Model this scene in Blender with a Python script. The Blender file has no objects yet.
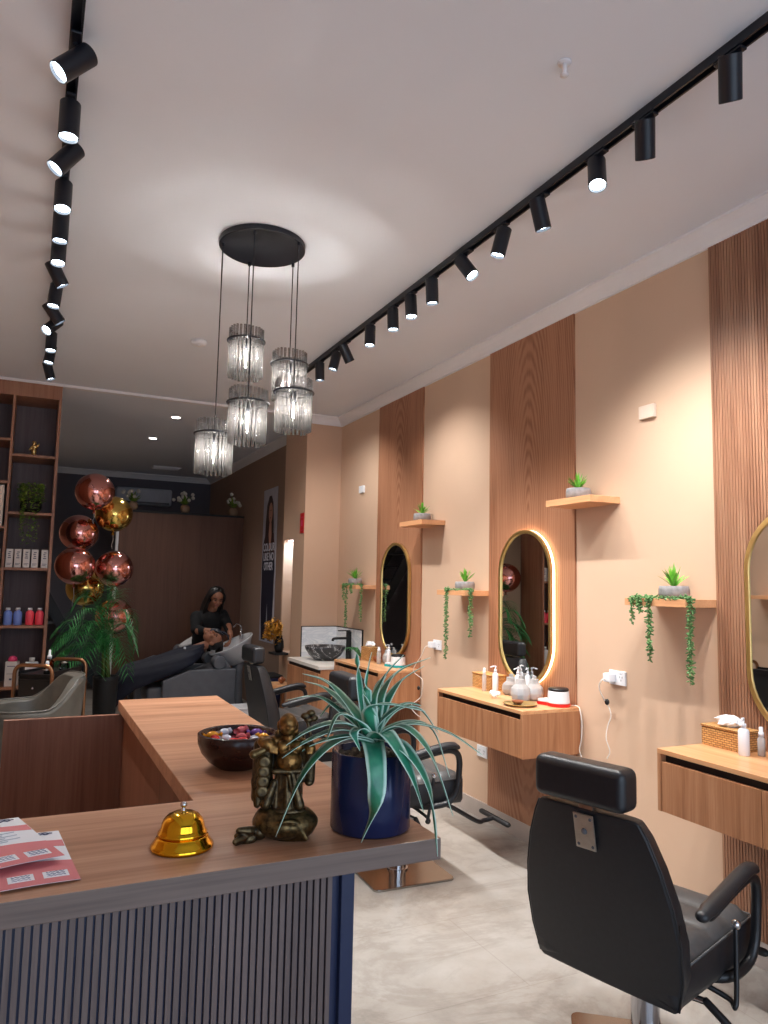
import bpy, bmesh, math, random
from mathutils import Vector, Matrix, Quaternion
SC = bpy.context.scene
COL = SC.collection
PI = math.pi
random.seed(7)
V = Vector

# ------------------------------------------------------------------ materials
def lin(c):
    if isinstance(c, str):
        c = c.lstrip('#'); c = [int(c[i:i + 2], 16) / 255 for i in (0, 2, 4)]
    else:
        c = [x / 255 for x in c]
    return tuple((x / 12.92 if x <= .04045 else ((x + .055) / 1.055) ** 2.4) for x in c) + (1,)

class NT:
    def __init__(s, name):
        s.m = bpy.data.materials.new(name); s.m.use_nodes = True
        s.t = s.m.node_tree; s.n = s.t.nodes; s.p = s.n['Principled BSDF']; s.out = s.n['Material Output']
    def add(s, ty, **kw):
        n = s.n.new(ty)
        for k, v in kw.items(): setattr(n, k, v)
        return n
    def link(s, a, b): s.t.links.new(a, b)
    def set(s, **kw):
        for k, v in kw.items(): s.p.inputs[k.replace('_', ' ')].default_value = v
    def coord(s, scale=(1, 1, 1), rot=(0, 0, 0), out='Object'):
        tc = s.add('ShaderNodeTexCoord'); mp = s.add('ShaderNodeMapping')
        s.link(tc.outputs[out], mp.inputs[0]); mp.inputs['Scale'].default_value = scale; mp.inputs['Rotation'].default_value = rot
        return mp.outputs[0]
    def ramp(s, fac, stops):
        r = s.add('ShaderNodeValToRGB'); e = r.color_ramp.elements
        while len(e) < len(stops): e.new(.5)
        for el, (p, c) in zip(e, stops): el.position = p; el.color = c
        s.link(fac, r.inputs[0]); return r.outputs[0]
    def noise(s, vec, scale, detail=3, rough=.5, dist=0):
        n = s.add('ShaderNodeTexNoise'); s.link(vec, n.inputs['Vector'])
        n.inputs['Scale'].default_value = scale; n.inputs['Detail'].default_value = detail
        n.inputs['Roughness'].default_value = rough; n.inputs['Distortion'].default_value = dist
        return n.outputs[0]
    def bump(s, h, strength=.2, dist=.01):
        b = s.add('ShaderNodeBump'); b.inputs['Strength'].default_value = strength; b.inputs['Distance'].default_value = dist
        s.link(h, b.inputs['Height']); s.link(b.outputs[0], s.p.inputs['Normal'])

def plain(name, c, rough=.5, metal=0, vary=.06, nscale=12, bump=0, **kw):
    t = NT(name); c = lin(c)
    t.set(Roughness=rough, Metallic=metal)
    lo = tuple(x * (1 - vary) for x in c[:3]) + (1,); hi = tuple(min(1, x * (1 + vary)) for x in c[:3]) + (1,)
    f = t.noise(t.coord(), nscale)
    t.link(t.ramp(f, [(.3, lo), (.7, hi)]), t.p.inputs['Base Color'])
    if bump: t.bump(t.noise(t.coord(), nscale * 8, 4), bump, .003)
    for k, v in kw.items(): t.p.inputs[k.replace('_', ' ')].default_value = v
    return t.m

def wood(name, lo, mid, hi, axis='Z', rough=.45, scale=1.0, cathedral=0.0, spec=.4):
    t = NT(name); lo, mid, hi = lin(lo), lin(mid), lin(hi)
    long, cross = .55 * scale, 9 * scale
    sc = {'X': (long, cross, cross), 'Y': (cross, long, cross), 'Z': (cross, cross, long)}[axis]
    v = t.coord(sc)
    f = t.noise(v, 1.6, 5, .6, .6)
    sc2 = tuple(x * 7 if x > 1 else x * 2.2 for x in sc)
    f2 = t.noise(t.coord(sc2), 1.8, 3, .6, .2)
    mx = t.add('ShaderNodeMath', operation='MULTIPLY_ADD'); t.link(f2, mx.inputs[0]); mx.inputs[1].default_value = .45; 
    t.link(f, mx.inputs[2])
    fac = mx.outputs[0]
    if cathedral:
        w = t.add('ShaderNodeTexWave', wave_type='RINGS', rings_direction='SPHERICAL'); 
        t.link(t.coord({'Z': (1, 2.6, .42), 'X': (.42, 2.6, 1), 'Y': (2.6, .42, 1)}[axis]), w.inputs['Vector'])
        w.inputs['Scale'].default_value = 7; w.inputs['Distortion'].default_value = 3.0; w.inputs['Detail'].default_value = 2; w.inputs['Detail Scale'].default_value = 1.2
        m2 = t.add('ShaderNodeMath', operation='MULTIPLY_ADD'); t.link(w.outputs[1], m2.inputs[0]); m2.inputs[1].default_value = cathedral; t.link(fac, m2.inputs[2])
        fac = m2.outputs[0]
    t.link(t.ramp(fac, [(.42, lo), (.66, mid), (.95 + cathedral * .5, hi)]), t.p.inputs['Base Color'])
    t.set(Roughness=rough); t.p.inputs['Specular IOR Level'].default_value = spec
    t.bump(f2, .06, .002)
    return t.m

def emis(name, c, strength, base=(240, 240, 240)):
    t = NT(name); t.p.inputs['Base Color'].default_value = lin(base)
    t.p.inputs['Emission Color'].default_value = lin(c); t.p.inputs['Emission Strength'].default_value = strength
    return t.m

def glassy(name, tint, gloss=.18, rough=.03, haze=0, refract=0):
    """thin clear or tinted glass that lets lamp light pass"""
    t = NT(name); t.n.remove(t.p)
    tr = t.add('ShaderNodeBsdfTransparent'); tr.inputs[0].default_value = lin(tint)
    gl = t.add('ShaderNodeBsdfGlossy'); gl.inputs['Roughness'].default_value = rough
    fr = t.add('ShaderNodeLayerWeight'); fr.inputs[0].default_value = gloss
    mx = t.add('ShaderNodeMixShader'); t.link(fr.outputs['Fresnel'], mx.inputs[0]); t.link(tr.outputs[0], mx.inputs[1]); t.link(gl.outputs[0], mx.inputs[2])
    res = mx.outputs[0]
    if refract:
        g = t.add('ShaderNodeBsdfGlass'); g.inputs['IOR'].default_value = 1.45; g.inputs['Roughness'].default_value = .04; g.inputs[0].default_value = lin(tint)
        m3 = t.add('ShaderNodeMixShader'); m3.inputs[0].default_value = refract; t.link(res, m3.inputs[1]); t.link(g.outputs[0], m3.inputs[2]); res = m3.outputs[0]
    if haze:
        tl = t.add('ShaderNodeBsdfTranslucent'); tl.inputs[0].default_value = (.9, .9, .9, 1)
        m2 = t.add('ShaderNodeMixShader'); m2.inputs[0].default_value = haze; t.link(res, m2.inputs[1]); df = t.add('ShaderNodeBsdfDiffuse'); df.inputs[0].default_value = (.9, .9, .9, 1); md = t.add('ShaderNodeMixShader'); t.link(tl.outputs[0], md.inputs[1]); t.link(df.outputs[0], md.inputs[2]); t.link(md.outputs[0], m2.inputs[2]); res = m2.outputs[0]
    t.link(res, t.out.inputs[0])
    return t.m

def leafmat(name, c1, c2, edge=None, rough=.4):
    t = NT(name)
    f = t.noise(t.coord(), 25, 3)
    col = t.ramp(f, [(.3, lin(c1)), (.7, lin(c2))])
    if edge:
        tc = t.add('ShaderNodeTexCoord'); sx = t.add('ShaderNodeSeparateXYZ'); t.link(tc.outputs['UV'], sx.inputs[0])
        e = t.ramp(sx.outputs[0], [(.0, (1, 1, 1, 1)), (.09, (.9, .9, .9, 1)), (.19, (0, 0, 0, 1)), (.81, (0, 0, 0, 1)), (.91, (.9, .9, .9, 1)), (1, (1, 1, 1, 1))])
        mx = t.add('ShaderNodeMix', data_type='RGBA'); t.link(e, mx.inputs[0]); t.link(col, mx.inputs[6]); mx.inputs[7].default_value = lin(edge)
        col = mx.outputs[2]
    t.link(col, t.p.inputs['Base Color']); t.set(Roughness=rough)
    return t.m

M = {}
def build_materials():
    M['beige'] = plain('beige_paint', (210, 178, 152), .75, vary=.02, nscale=3, bump=.03)
    M['pierpaint'] = plain('pier_paint', (204, 170, 144), .75, vary=.02, nscale=3)
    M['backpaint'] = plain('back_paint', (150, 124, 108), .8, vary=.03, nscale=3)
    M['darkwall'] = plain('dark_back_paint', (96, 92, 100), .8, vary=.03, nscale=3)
    M['ceil'] = plain('ceiling_paint', (224, 228, 236), .85, vary=.012, nscale=2)
    M['white_trim'] = plain('white_trim_paint', (232, 230, 232), .6, vary=.01)
    # marble floor
    t = NT('marble_floor')
    big = t.noise(t.coord((1, 1, 1)), 1.7, 10, .7, .3)
    base = t.ramp(big, [(.3, lin((130, 123, 116))), (.47, lin((158, 152, 145))), (.66, lin((172, 168, 163)))])
    v1 = t.noise(t.coord((1, 1.4, 1), (0, 0, .6)), 1.3, 10, .68, 1.0)
    ve = t.ramp(v1, [(.455, (1, 1, 1, 1)), (.49, lin((168, 156, 146))), (.50, lin((150, 138, 128))), (.51, lin((176, 166, 156))), (.56, (1, 1, 1, 1))])
    mx = t.add('ShaderNodeMix', data_type='RGBA', blend_type='MULTIPLY'); mx.inputs[0].default_value = .24
    t.link(base, mx.inputs[6]); t.link(ve, mx.inputs[7])
    br = t.add('ShaderNodeTexBrick', offset=.5); t.link(t.coord((1, 1, 1)), br.inputs['Vector'])
    br.inputs['Scale'].default_value = 1; br.inputs['Brick Width'].default_value = 1.2; br.inputs['Row Height'].default_value = .6
    br.inputs['Mortar Size'].default_value = .0025; br.inputs['Color1'].default_value = br.inputs['Color2'].default_value = (1, 1, 1, 1); br.inputs['Mortar'].default_value = lin((190, 182, 174))
    m2 = t.add('ShaderNodeMix', data_type='RGBA', blend_type='MULTIPLY'); m2.inputs[0].default_value = .3
    t.link(mx.outputs[2], m2.inputs[6]); t.link(br.outputs[0], m2.inputs[7]); t.link(m2.outputs[2], t.p.inputs['Base Color'])
    t.set(Roughness=.28); M['floor'] = t.m
    M['skirt'] = plain('stone_skirting', (178, 166, 158), .35, vary=.12, nscale=5)
    M['panel_wood'] = wood('wall_panel_wood', (112, 70, 46), (146, 96, 68), (172, 122, 92), 'Z', .5, 1.0, .38)
    M['flute_wood'] = wood('fluted_panel_wood', (126, 84, 62), (156, 110, 84), (178, 134, 106), 'Z', .5, 1.2)
    M['dark_gap'] = plain('dark_backing', (42, 30, 26), .7)
    M['vanity'] = wood('vanity_wood', (120, 74, 48), (164, 111, 76), (190, 138, 101), 'Z', .42, 1.3)
    M['vanity_top'] = wood('vanity_top_wood', (176, 118, 76), (208, 152, 106), (226, 176, 130), 'Y', .34, 1.1)
    M['shelf'] = wood('shelf_wood', (188, 126, 84), (212, 154, 110), (226, 172, 128), 'Y', .4, 1.1)
    M['desk_top'] = wood('desk_top_wood', (126, 82, 58), (172, 124, 94), (200, 154, 124), 'X', .34, 1.0, .0)
    M['desk_body'] = wood('desk_body_wood', (84, 50, 36), (116, 74, 56), (134, 92, 72), 'Z', .42, 1.0)
    M['desk_edge'] = wood('desk_edge_wood', (84, 70, 64), (108, 92, 84), (124, 106, 98), 'X', .45, 1.2)
    M['slat'] = wood('desk_slat_wood', (78, 64, 62), (96, 82, 78), (110, 94, 90), 'Z', .5, 2)
    M['navy'] = plain('navy_lacquer', (22, 32, 64), .35)
    M['bookcase'] = wood('bookcase_wood', (118, 76, 56), (150, 104, 80), (168, 122, 96), 'Z', .45, 1.0)
    M['bookback'] = wood('bookcase_back', (88, 72, 72), (108, 92, 92), (120, 104, 104), 'Z', .6, .9)
    M['partition'] = wood('partition_wood', (86, 57, 44), (101, 68, 53), (111, 77, 60), 'Z', .55, .8)
    M['black'] = plain('satin_black', (18, 19, 23), .38, vary=.1)
    M['track'] = plain('black_powder_coat', (13, 17, 28), .42, vary=.1)
    M['blackm'] = plain('matt_black', (14, 14, 16), .6, vary=.1)
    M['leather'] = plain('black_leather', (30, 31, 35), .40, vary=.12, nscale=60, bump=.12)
    M['seat_sheen_leather'] = plain('seat_sheen_leather', (74, 73, 73), .36, vary=.1, nscale=60, bump=.1)  # black leather made lighter: sheen of seat top and piping put into the colour
    M['grey_leather'] = plain('grey_leather', (92, 90, 84), .36, vary=.12, nscale=20, bump=.08)
    M['wash_vinyl'] = plain('grey_vinyl', (100, 102, 108), .5, vary=.08)
    M['chrome'] = plain('chrome', (205, 205, 210), .12, 1, vary=.02)
    M['steel'] = plain('brushed_steel', (190, 186, 178), .32, 1, vary=.08, nscale=40)
    M['bronze_plate'] = plain('bronzed_mirror_steel', (168, 164, 160), .16, 1, vary=.03)
    M['gold'] = plain('brushed_gold', (230, 198, 130), .38, 1, vary=.05)
    M['bell_gold'] = plain('polished_gold', (226, 170, 40), .12, 1, vary=.02)
    M['gold_tube'] = plain('bronze_tube', (164, 122, 92), .3, 1, vary=.04)
    M['mirror'] = plain('mirror_silver', (236, 238, 238), .01, 1, vary=.0)
    M['led'] = emis('mirror_led', (255, 216, 160), 5)
    M['lens'] = emis('lamp_lens', (222, 240, 255), 14)
    M['filament'] = emis('filament_bulb', (255, 240, 224), 60)
    M['downlight'] = emis('downlight_lens', (255, 246, 235), 16)
    M['niche_led'] = emis('niche_led', (225, 238, 255), 3)
    M['smoke_glass'] = glassy('smoked_glass', (218, 215, 214), .24, .06, .075, 0)
    M['clear'] = glassy('clear_glass', (236, 238, 238), .25)
    M['crystal'] = glassy('crystal_glass', (252, 253, 254), .45, .05, .5)
    M['window_glass'] = glassy('window_glass', (240, 245, 250), .12)
    M['amber'] = glassy('amber_glass', (232, 160, 66), .25)
    M['pot_blue'] = plain('navy_glaze', (30, 38, 74), .2, .25, vary=.1, nscale=6)
    M['concrete'] = plain('grey_concrete', (138, 134, 134), .8, vary=.2, nscale=45, bump=.1)
    M['soil'] = plain('pebble_soil', (112, 98, 84), .9, vary=.4, nscale=90, bump=.4)
    M['leaf_var'] = leafmat('variegated_leaf', (22, 98, 82), (62, 150, 112), (196, 226, 210), .35)
    M['grass'] = leafmat('bright_succulent', (76, 158, 34), (132, 208, 70), None, .45)
    M['vine'] = leafmat('trailing_leaf', (58, 104, 52), (112, 152, 90), None, .5)
    M['palm'] = leafmat('palm_leaf', (26, 98, 50), (74, 160, 84), None, .4)
    M['ivy'] = leafmat('ivy_leaf', (52, 104, 38), (146, 164, 58), None, .5)
    M['stem'] = plain('plant_stem', (92, 110, 52), .6)
    M['rose'] = plain('rose_foil', (226, 158, 150), .13, 1, vary=.02)
    M['goldfoil'] = plain('gold_foil', (218, 184, 100), .14, 1, vary=.02)
    M['stair'] = plain('grey_tread', (96, 98, 104), .5)
    M['string'] = plain('white_ribbon', (214, 204, 198), .5)
    M['plastic'] = plain('white_plastic', (232, 234, 238), .35, vary=.01)
    M['offwhite'] = plain('offwhite_plastic', (226, 208, 190), .5, vary=.02)
    M['sensor'] = plain('beige_plastic', (226, 206, 188), .5, vary=.02)
    M['paper'] = plain('white_paper', (238, 240, 244), .7, vary=.01)
    M['tissue'] = plain('tissue_paper', (240, 242, 246), .8, vary=.02)
    M['pink'] = plain('coral_print', (222, 128, 132), .6, vary=.03)
    M['ink'] = plain('grey_ink', (98, 100, 122), .7)
    M['inkblue'] = plain('blue_ink', (104, 122, 160), .7)
    M['inklight'] = plain('pale_ink', (190, 198, 210), .7)
    M['bottle_blue'] = plain('blue_bottle', (120, 148, 224), .4, vary=.03)
    M['bottle_red'] = plain('coral_red_bottle', (246, 78, 96), .4, vary=.03)
    M['pinkplastic'] = plain('pink_plastic', (224, 66, 116), .4)
    M['carton'] = plain('carton_print', (218, 214, 210), .6, vary=.03)
    M['teal'] = plain('teal_plastic', (20, 160, 170), .4)
    M['red'] = plain('red_plastic', (206, 26, 26), .4)
    M['bowl_dark'] = wood('dark_bowl_wood', (26, 12, 10), (42, 20, 16), (54, 27, 21), 'X', .25, 3)
    M['bowl_brown'] = plain('brown_ceramic', (140, 78, 44), .35)
    t = NT('wicker')
    ch = t.add('ShaderNodeTexBrick', offset=.5); sx = t.add('ShaderNodeSeparateXYZ'); t.link(t.coord(), sx.inputs[0]); ad = t.add('ShaderNodeMath', operation='ADD'); t.link(sx.outputs[0], ad.inputs[0]); t.link(sx.outputs[1], ad.inputs[1]); cx = t.add('ShaderNodeCombineXYZ'); t.link(ad.outputs[0], cx.inputs[0]); t.link(sx.outputs[2], cx.inputs[1]); t.link(cx.outputs[0], ch.inputs['Vector'])
    ch.inputs['Scale'].default_value = 1; ch.inputs['Brick Width'].default_value = .022; ch.inputs['Row Height'].default_value = .009; ch.inputs['Mortar Size'].default_value = .0013
    ch.inputs['Color1'].default_value = lin((216, 168, 106)); ch.inputs['Color2'].default_value = lin((192, 140, 82)); ch.inputs['Mortar'].default_value = lin((120, 78, 40))
    t.link(ch.outputs[0], t.p.inputs['Base Color']); t.set(Roughness=.6); M['wicker'] = t.m
    t = NT('black_marble')
    f = t.noise(t.coord((1, 1, 1), (.3, .5, 0)), 3.2, 8, .6, 2)
    t.link(t.ramp(f, [(.44, lin((46, 46, 50))), (.49, lin((90, 90, 94))), (.5, lin((210, 210, 212))), (.515, lin((70, 70, 74))), (.6, lin((40, 40, 44)))]), t.p.inputs['Base Color'])
    t.set(Roughness=.3); M['blackmarble'] = t.m
    t = NT('white_marble')
    f = t.noise(t.coord((1, 1, 3)), 4, 8, .6, 2)
    t.link(t.ramp(f, [(.35, lin((240, 243, 246))), (.5, lin((222, 227, 233))), (.6, lin((246, 248, 250)))]), t.p.inputs['Base Color'])
    t.set(Roughness=.25); M['whitemarble'] = t.m
    M['stone_top'] = plain('pale_stone', (222, 216, 208), .35, vary=.05)
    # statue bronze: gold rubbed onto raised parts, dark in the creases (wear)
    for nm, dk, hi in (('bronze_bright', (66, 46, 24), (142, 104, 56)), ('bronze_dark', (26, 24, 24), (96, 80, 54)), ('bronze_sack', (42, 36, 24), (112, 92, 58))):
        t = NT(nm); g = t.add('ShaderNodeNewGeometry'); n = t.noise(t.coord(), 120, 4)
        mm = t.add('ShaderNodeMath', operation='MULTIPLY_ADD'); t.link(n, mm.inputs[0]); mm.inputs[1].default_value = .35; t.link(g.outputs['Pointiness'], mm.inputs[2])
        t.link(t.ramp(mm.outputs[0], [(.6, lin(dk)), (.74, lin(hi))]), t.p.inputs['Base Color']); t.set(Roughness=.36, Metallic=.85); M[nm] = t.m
    M['skin'] = plain('skin', (164, 110, 84), .55, vary=.04, Subsurface_Weight=.05)
    M['hair'] = plain('black_hair', (16, 13, 13), .4, vary=.2, nscale=80)
    M['blackcloth'] = plain('black_cloth', (16, 16, 19), .85, vary=.15, nscale=30)
    M['cape'] = plain('navy_cape', (16, 21, 40), .7, vary=.15, nscale=10)
    M['glove'] = plain('dark_glove', (26, 30, 44), .45)
    M['brow'] = plain('dark_brow', (30, 20, 18), .8)
    M['eye'] = plain('eye', (40, 30, 28), .3)
    M['lip'] = plain('lip', (150, 82, 76), .5)
    M['ceramic'] = plain('white_ceramic', (226, 226, 228), .15, vary=.01)
    M['foam'] = plain('white_foam', (240, 240, 242), .8)
    M['poster_bg'] = plain('poster_grey', (176, 176, 188), .6)
    M['poster_skin'] = plain('poster_skin', (190, 140, 120), .6)
    M['poster_hair'] = plain('poster_hair', (48, 26, 28), .6)
    M['poster_navy'] = plain('poster_navy', (24, 26, 48), .6)
    M['poster_plaid'] = plain('poster_plaid', (84, 34, 48), .6, vary=.3, nscale=30)
    M['poster_text'] = plain('poster_text', (214, 214, 226), .6)
    M['goldflower'] = plain('gold_petals', (214, 156, 62), .4, .35, vary=.2, nscale=30)
    M['whiteflower'] = plain('white_petals', (206, 200, 190), .7)
    M['vase'] = plain('tan_vase', (150, 120, 96), .6)
    M['ac'] = plain('ac_plastic', (176, 180, 190), .5)
    M['socketgrey'] = plain('grey_slots', (90, 92, 98), .5)
    M['cable'] = plain('white_cable', (228, 222, 214), .5)
    for k, c in dict(c1=(196, 36, 40), c2=(206, 208, 220), c3=(222, 150, 30), c4=(196, 90, 96), c5=(120, 80, 150)).items():
        M['candy_' + k] = plain('candy_wrap_' + k, c, .25, .15)
build_materials()

# ------------------------------------------------------------------ geometry helpers
def B(): return bmesh.new()

def obj(name, bm, mat, parent=None, smooth=False, loc=None, bevel=0, seg=2, sub=0, rot=None, mats=None):
    bmesh.ops.recalc_face_normals(bm, faces=bm.faces[:])
    me = bpy.data.meshes.new(name); bm.to_mesh(me); bm.free()
    for m in (mats or [mat]): me.materials.append(M[m] if isinstance(m, str) else m)
    if smooth:
        me.polygons.foreach_set('use_smooth', [True] * len(me.polygons))
    o = bpy.data.objects.new(name, me); COL.objects.link(o)
    if parent is not None: o.parent = parent
    if loc is not None: o.location = loc
    if rot is not None: o.rotation_euler = rot
    if bevel:
        b = o.modifiers.new('b', 'BEVEL'); b.width = bevel; b.segments = seg; b.limit_method = 'ANGLE'; b.angle_limit = math.radians(35)
    if sub:
        s = o.modifiers.new('s', 'SUBSURF'); s.levels = s.render_levels = sub
    if smooth == 'auto' or (bevel and smooth):
        w = o.modifiers.new('w', 'WEIGHTED_NORMAL'); w.keep_sharp = True
    return o

def tag(o, label=None, cat=None, group=None, kind=None):
    if label: o['label'] = label
    if cat: o['category'] = cat
    if group: o['group'] = group
    if kind: o['kind'] = kind
    return o

def thing(name, label, cat, loc=(0, 0, 0), rz=0, group=None):
    o = bpy.data.objects.new(name, None); COL.objects.link(o)
    o.empty_display_size = .05
    o.location = loc; o.rotation_euler = (0, 0, rz)
    return tag(o, label, cat, group)

def dup(root, loc=None, rz=None, label=None, group=None):
    def cp(o, par):
        c = o.copy(); COL.objects.link(c)
        if par is not None: c.parent = par; c.matrix_parent_inverse = o.matrix_parent_inverse.copy()
        for ch in list(o.children): cp(ch, c)
        return c
    r = cp(root, None)
    if loc is not None: r.location = loc
    if rz is not None: r.rotation_euler = (0, 0, rz)
    if label: r['label'] = label
    if group: r['group'] = group
    return r

def structure(name, bm, mat, **kw):
    return tag(obj(name, bm, mat, **kw), kind='structure')

def box(bm, x0, x1, y0, y1, z0, z1, mi=0, Mx=None):
    vs = [bm.verts.new((x, y, z)) for x in (x0, x1) for y in (y0, y1) for z in (z0, z1)]
    if Mx is not None:
        for v in vs: v.co = Mx @ v.co
    fs = [bm.faces.new([vs[i] for i in q]) for q in ((0, 1, 3, 2), (4, 6, 7, 5), (0, 4, 5, 1), (2, 3, 7, 6), (0, 2, 6, 4), (1, 5, 7, 3))]
    for f in fs: f.material_index = mi
    return vs

def lathe(bm, prof, seg=32, Mx=None, mi=0):
    """closed of revolution about z; prof = [(r, z)], r = 0 gives a pole"""
    rings = []
    for r, z in prof:
        if r < 1e-6: rings.append([bm.verts.new((0, 0, z))])
        else: rings.append([bm.verts.new((r * math.cos(2 * PI * i / seg), r * math.sin(2 * PI * i / seg), z)) for i in range(seg)])
    for a, b in zip(rings, rings[1:]):
        for i in range(seg):
            j = (i + 1) % seg
            if len(a) == 1 and len(b) == 1: continue
            if len(a) == 1: f = bm.faces.new((a[0], b[j], b[i]))
            elif len(b) == 1: f = bm.faces.new((a[i], a[j], b[0]))
            else: f = bm.faces.new((a[i], a[j], b[j], b[i]))
            f.material_index = mi
    vs = [v for r in rings for v in r]
    if Mx is not None:
        for v in vs: v.co = Mx @ v.co
    return vs

def cyl(bm, r, z0, z1, seg=24, Mx=None, r1=None, mi=0):
    return lathe(bm, [(0, z0), (r, z0), (r if r1 is None else r1, z1), (0, z1)], seg, Mx, mi)

def frame_along(d, up=V((0, 0, 1))):
    d = V(d).normalized()
    if abs(d.dot(up)) > .98: up = V((0, 1, 0)) if abs(d.y) < .9 else V((1, 0, 0))
    s = d.cross(up).normalized(); return s, s.cross(d).normalized()

def tube(bm, pts, r, seg=10, round_ends=False, closed=False, mi=0, flat=1.0):
    pts = [V(p) for p in pts]; n = len(pts)
    rs = list(r) if isinstance(r, (list, tuple)) else [r] * n
    if round_ends and not closed:
        d0 = (pts[0] - pts[1]).normalized(); d1 = (pts[-1] - pts[-2]).normalized()
        pre = [(pts[0] + d0 * rs[0] * math.sin(a), rs[0] * math.cos(a)) for a in (1.35, .9, .45)]
        post = [(pts[-1] + d1 * rs[-1] * math.sin(a), rs[-1] * math.cos(a)) for a in (.45, .9, 1.35)]
        pts = [p for p, _ in pre] + pts + [p for p, _ in post]; rs = [q for _, q in pre] + rs + [q for _, q in post]; n = len(pts)
    rings = []; s = None
    for i, p in enumerate(pts):
        if closed: d = pts[(i + 1) % n] - pts[i - 1]
        else: d = pts[min(i + 1, n - 1)] - pts[max(i - 1, 0)]
        d.normalize()
        if s is None: s, u = frame_along(d)
        else:
            s = (s - d * s.dot(d)).normalized(); u = s.cross(d).normalized()
        rings.append([bm.verts.new(p + (s * math.cos(2 * PI * k / seg) + u * math.sin(2 * PI * k / seg) * flat) * rs[i]) for k in range(seg)])
    m = n if closed else n - 1
    for i in range(m):
        a, b = rings[i], rings[(i + 1) % n]
        for k in range(seg):
            f = bm.faces.new((a[k], a[(k + 1) % seg], b[(k + 1) % seg], b[k])); f.material_index = mi
    if not closed:
        for rg in (rings[0], rings[-1]):
            f = bm.faces.new(rg); f.material_index = mi

def ell(bm, c, r, seg=16, rings=10, Mx=None, mi=0):
    r = (r, r, r) if isinstance(r, (int, float)) else r
    prof = [(math.sin(PI * i / rings), -math.cos(PI * i / rings)) for i in range(rings + 1)]
    T = Matrix.Translation(V(c)) @ (Mx if Mx is not None else Matrix.Identity(4)) @ Matrix.Diagonal((*r, 1))
    return lathe(bm, prof, seg, T, mi)

def prism(bm, poly, h0, h1, to3, mi=0):
    """poly: 2D outline, to3(u, v, h) -> 3D"""
    a = [bm.verts.new(to3(u, v, h0)) for u, v in poly]; b = [bm.verts.new(to3(u, v, h1)) for u, v in poly]
    n = len(poly)
    fs = [bm.faces.new(a[::-1]), bm.faces.new(b)] + [bm.faces.new((a[i], a[(i + 1) % n], b[(i + 1) % n], b[i])) for i in range(n)]
    for f in fs: f.material_index = mi

def bez(p0, p1, p2, p3, n):
    p0, p1, p2, p3 = V(p0), V(p1), V(p2), V(p3); out = []
    for i in range(n + 1):
        t = i / n; s = 1 - t
        out.append(p0 * s ** 3 + p1 * 3 * s * s * t + p2 * 3 * s * t * t + p3 * t ** 3)
    return out

def spline(pts, n=8):
    """Catmull-Rom through pts"""
    P = [V(p) for p in pts]; P = [P[0] * 2 - P[1]] + P + [P[-1] * 2 - P[-2]]; out = []
    for i in range(1, len(P) - 2):
        for k in range(n):
            t = k / n; a, b, c, d = P[i - 1], P[i], P[i + 1], P[i + 2]
            out.append(.5 * ((2 * b) + (c - a) * t + (2 * a - 5 * b + 4 * c - d) * t * t + (3 * b - a - 3 * c + d) * t ** 3))
    out.append(P[-2]); return out

def strap(bm, pts, w, side=None, fold=.25, prof=None):
    """leaf blade along pts, three verts across, UV.x across the blade"""
    uv = bm.loops.layers.uv.verify(); n = len(pts); rows = []
    for i, p in enumerate(pts):
        d = (pts[min(i + 1, n - 1)] - pts[max(i - 1, 0)]).normalized()
        s = d.cross(V((0, 0, 1))) if side is None else V(side) - d * V(side).dot(d)
        if s.length < 1e-4: s = d.cross(V((0, 1, 0)))
        s.normalize(); u = s.cross(d).normalized()
        t = i / (n - 1); ww = w * (prof(t) if prof else (min(1, .45 + 2.2 * t) * (1 - t ** 3) ** .8 + .01))
        rows.append((bm.verts.new(p - s * ww + u * ww * fold), bm.verts.new(p), bm.verts.new(p + s * ww + u * ww * fold), t))
    for a, b in zip(rows, rows[1:]):
        for k, (u0, u1) in ((0, (0, .5)), (1, (.5, 1))):
            f = bm.faces.new((a[k], a[k + 1], b[k + 1], b[k]))
            for l, (uu, vv) in zip(f.loops, ((u0, a[3]), (u1, a[3]), (u1, b[3]), (u0, b[3]))): l[uv].uv = (uu, vv)

def stadium(w, h, n=20, inset=0):
    r = w / 2 - inset; L = h / 2 - w / 2
    return [(r * math.cos(a), L + r * math.sin(a)) for a in [PI * i / n for i in range(n + 1)]] + [(r * math.cos(a), -L + r * math.sin(a)) for a in [PI + PI * i / n for i in range(n + 1)]]

def ring_prism(bm, outer, inner, h0, h1, to3):
    n = len(outer)
    O0 = [bm.verts.new(to3(*p, h0)) for p in outer]; O1 = [bm.verts.new(to3(*p, h1)) for p in outer]
    I0 = [bm.verts.new(to3(*p, h0)) for p in inner]; I1 = [bm.verts.new(to3(*p, h1)) for p in inner]
    for i in range(n):
        j = (i + 1) % n
        bm.faces.new((O0[i], O0[j], O1[j], O1[i])); bm.faces.new((I0[j], I0[i], I1[i], I1[j]))
        bm.faces.new((O1[i], O1[j], I1[j], I1[i])); bm.faces.new((O0[j], O0[i], I0[i], I0[j]))

def remesh(o, vox, smooth=2):
    r = o.modifiers.new('r', 'REMESH'); r.mode = 'VOXEL'; r.voxel_size = vox; r.use_smooth_shade = True
    if smooth:
        s = o.modifiers.new('sm', 'SMOOTH'); s.iterations = smooth; s.factor = .5
    return o

def cap(bm, a, b, ra, rb, seg=12): tube(bm, [a, b], [ra, rb], seg, True)

def light(name, kind, loc, energy, color=(1, 1, 1), parent=None, **kw):
    d = bpy.data.lights.new(name, kind); d.energy = energy; d.color = color
    for k, v in kw.items(): setattr(d, k, v)
    o = bpy.data.objects.new(name, d); COL.objects.link(o); o.location = loc
    if parent is not None: o.parent = parent
    return o

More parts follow.
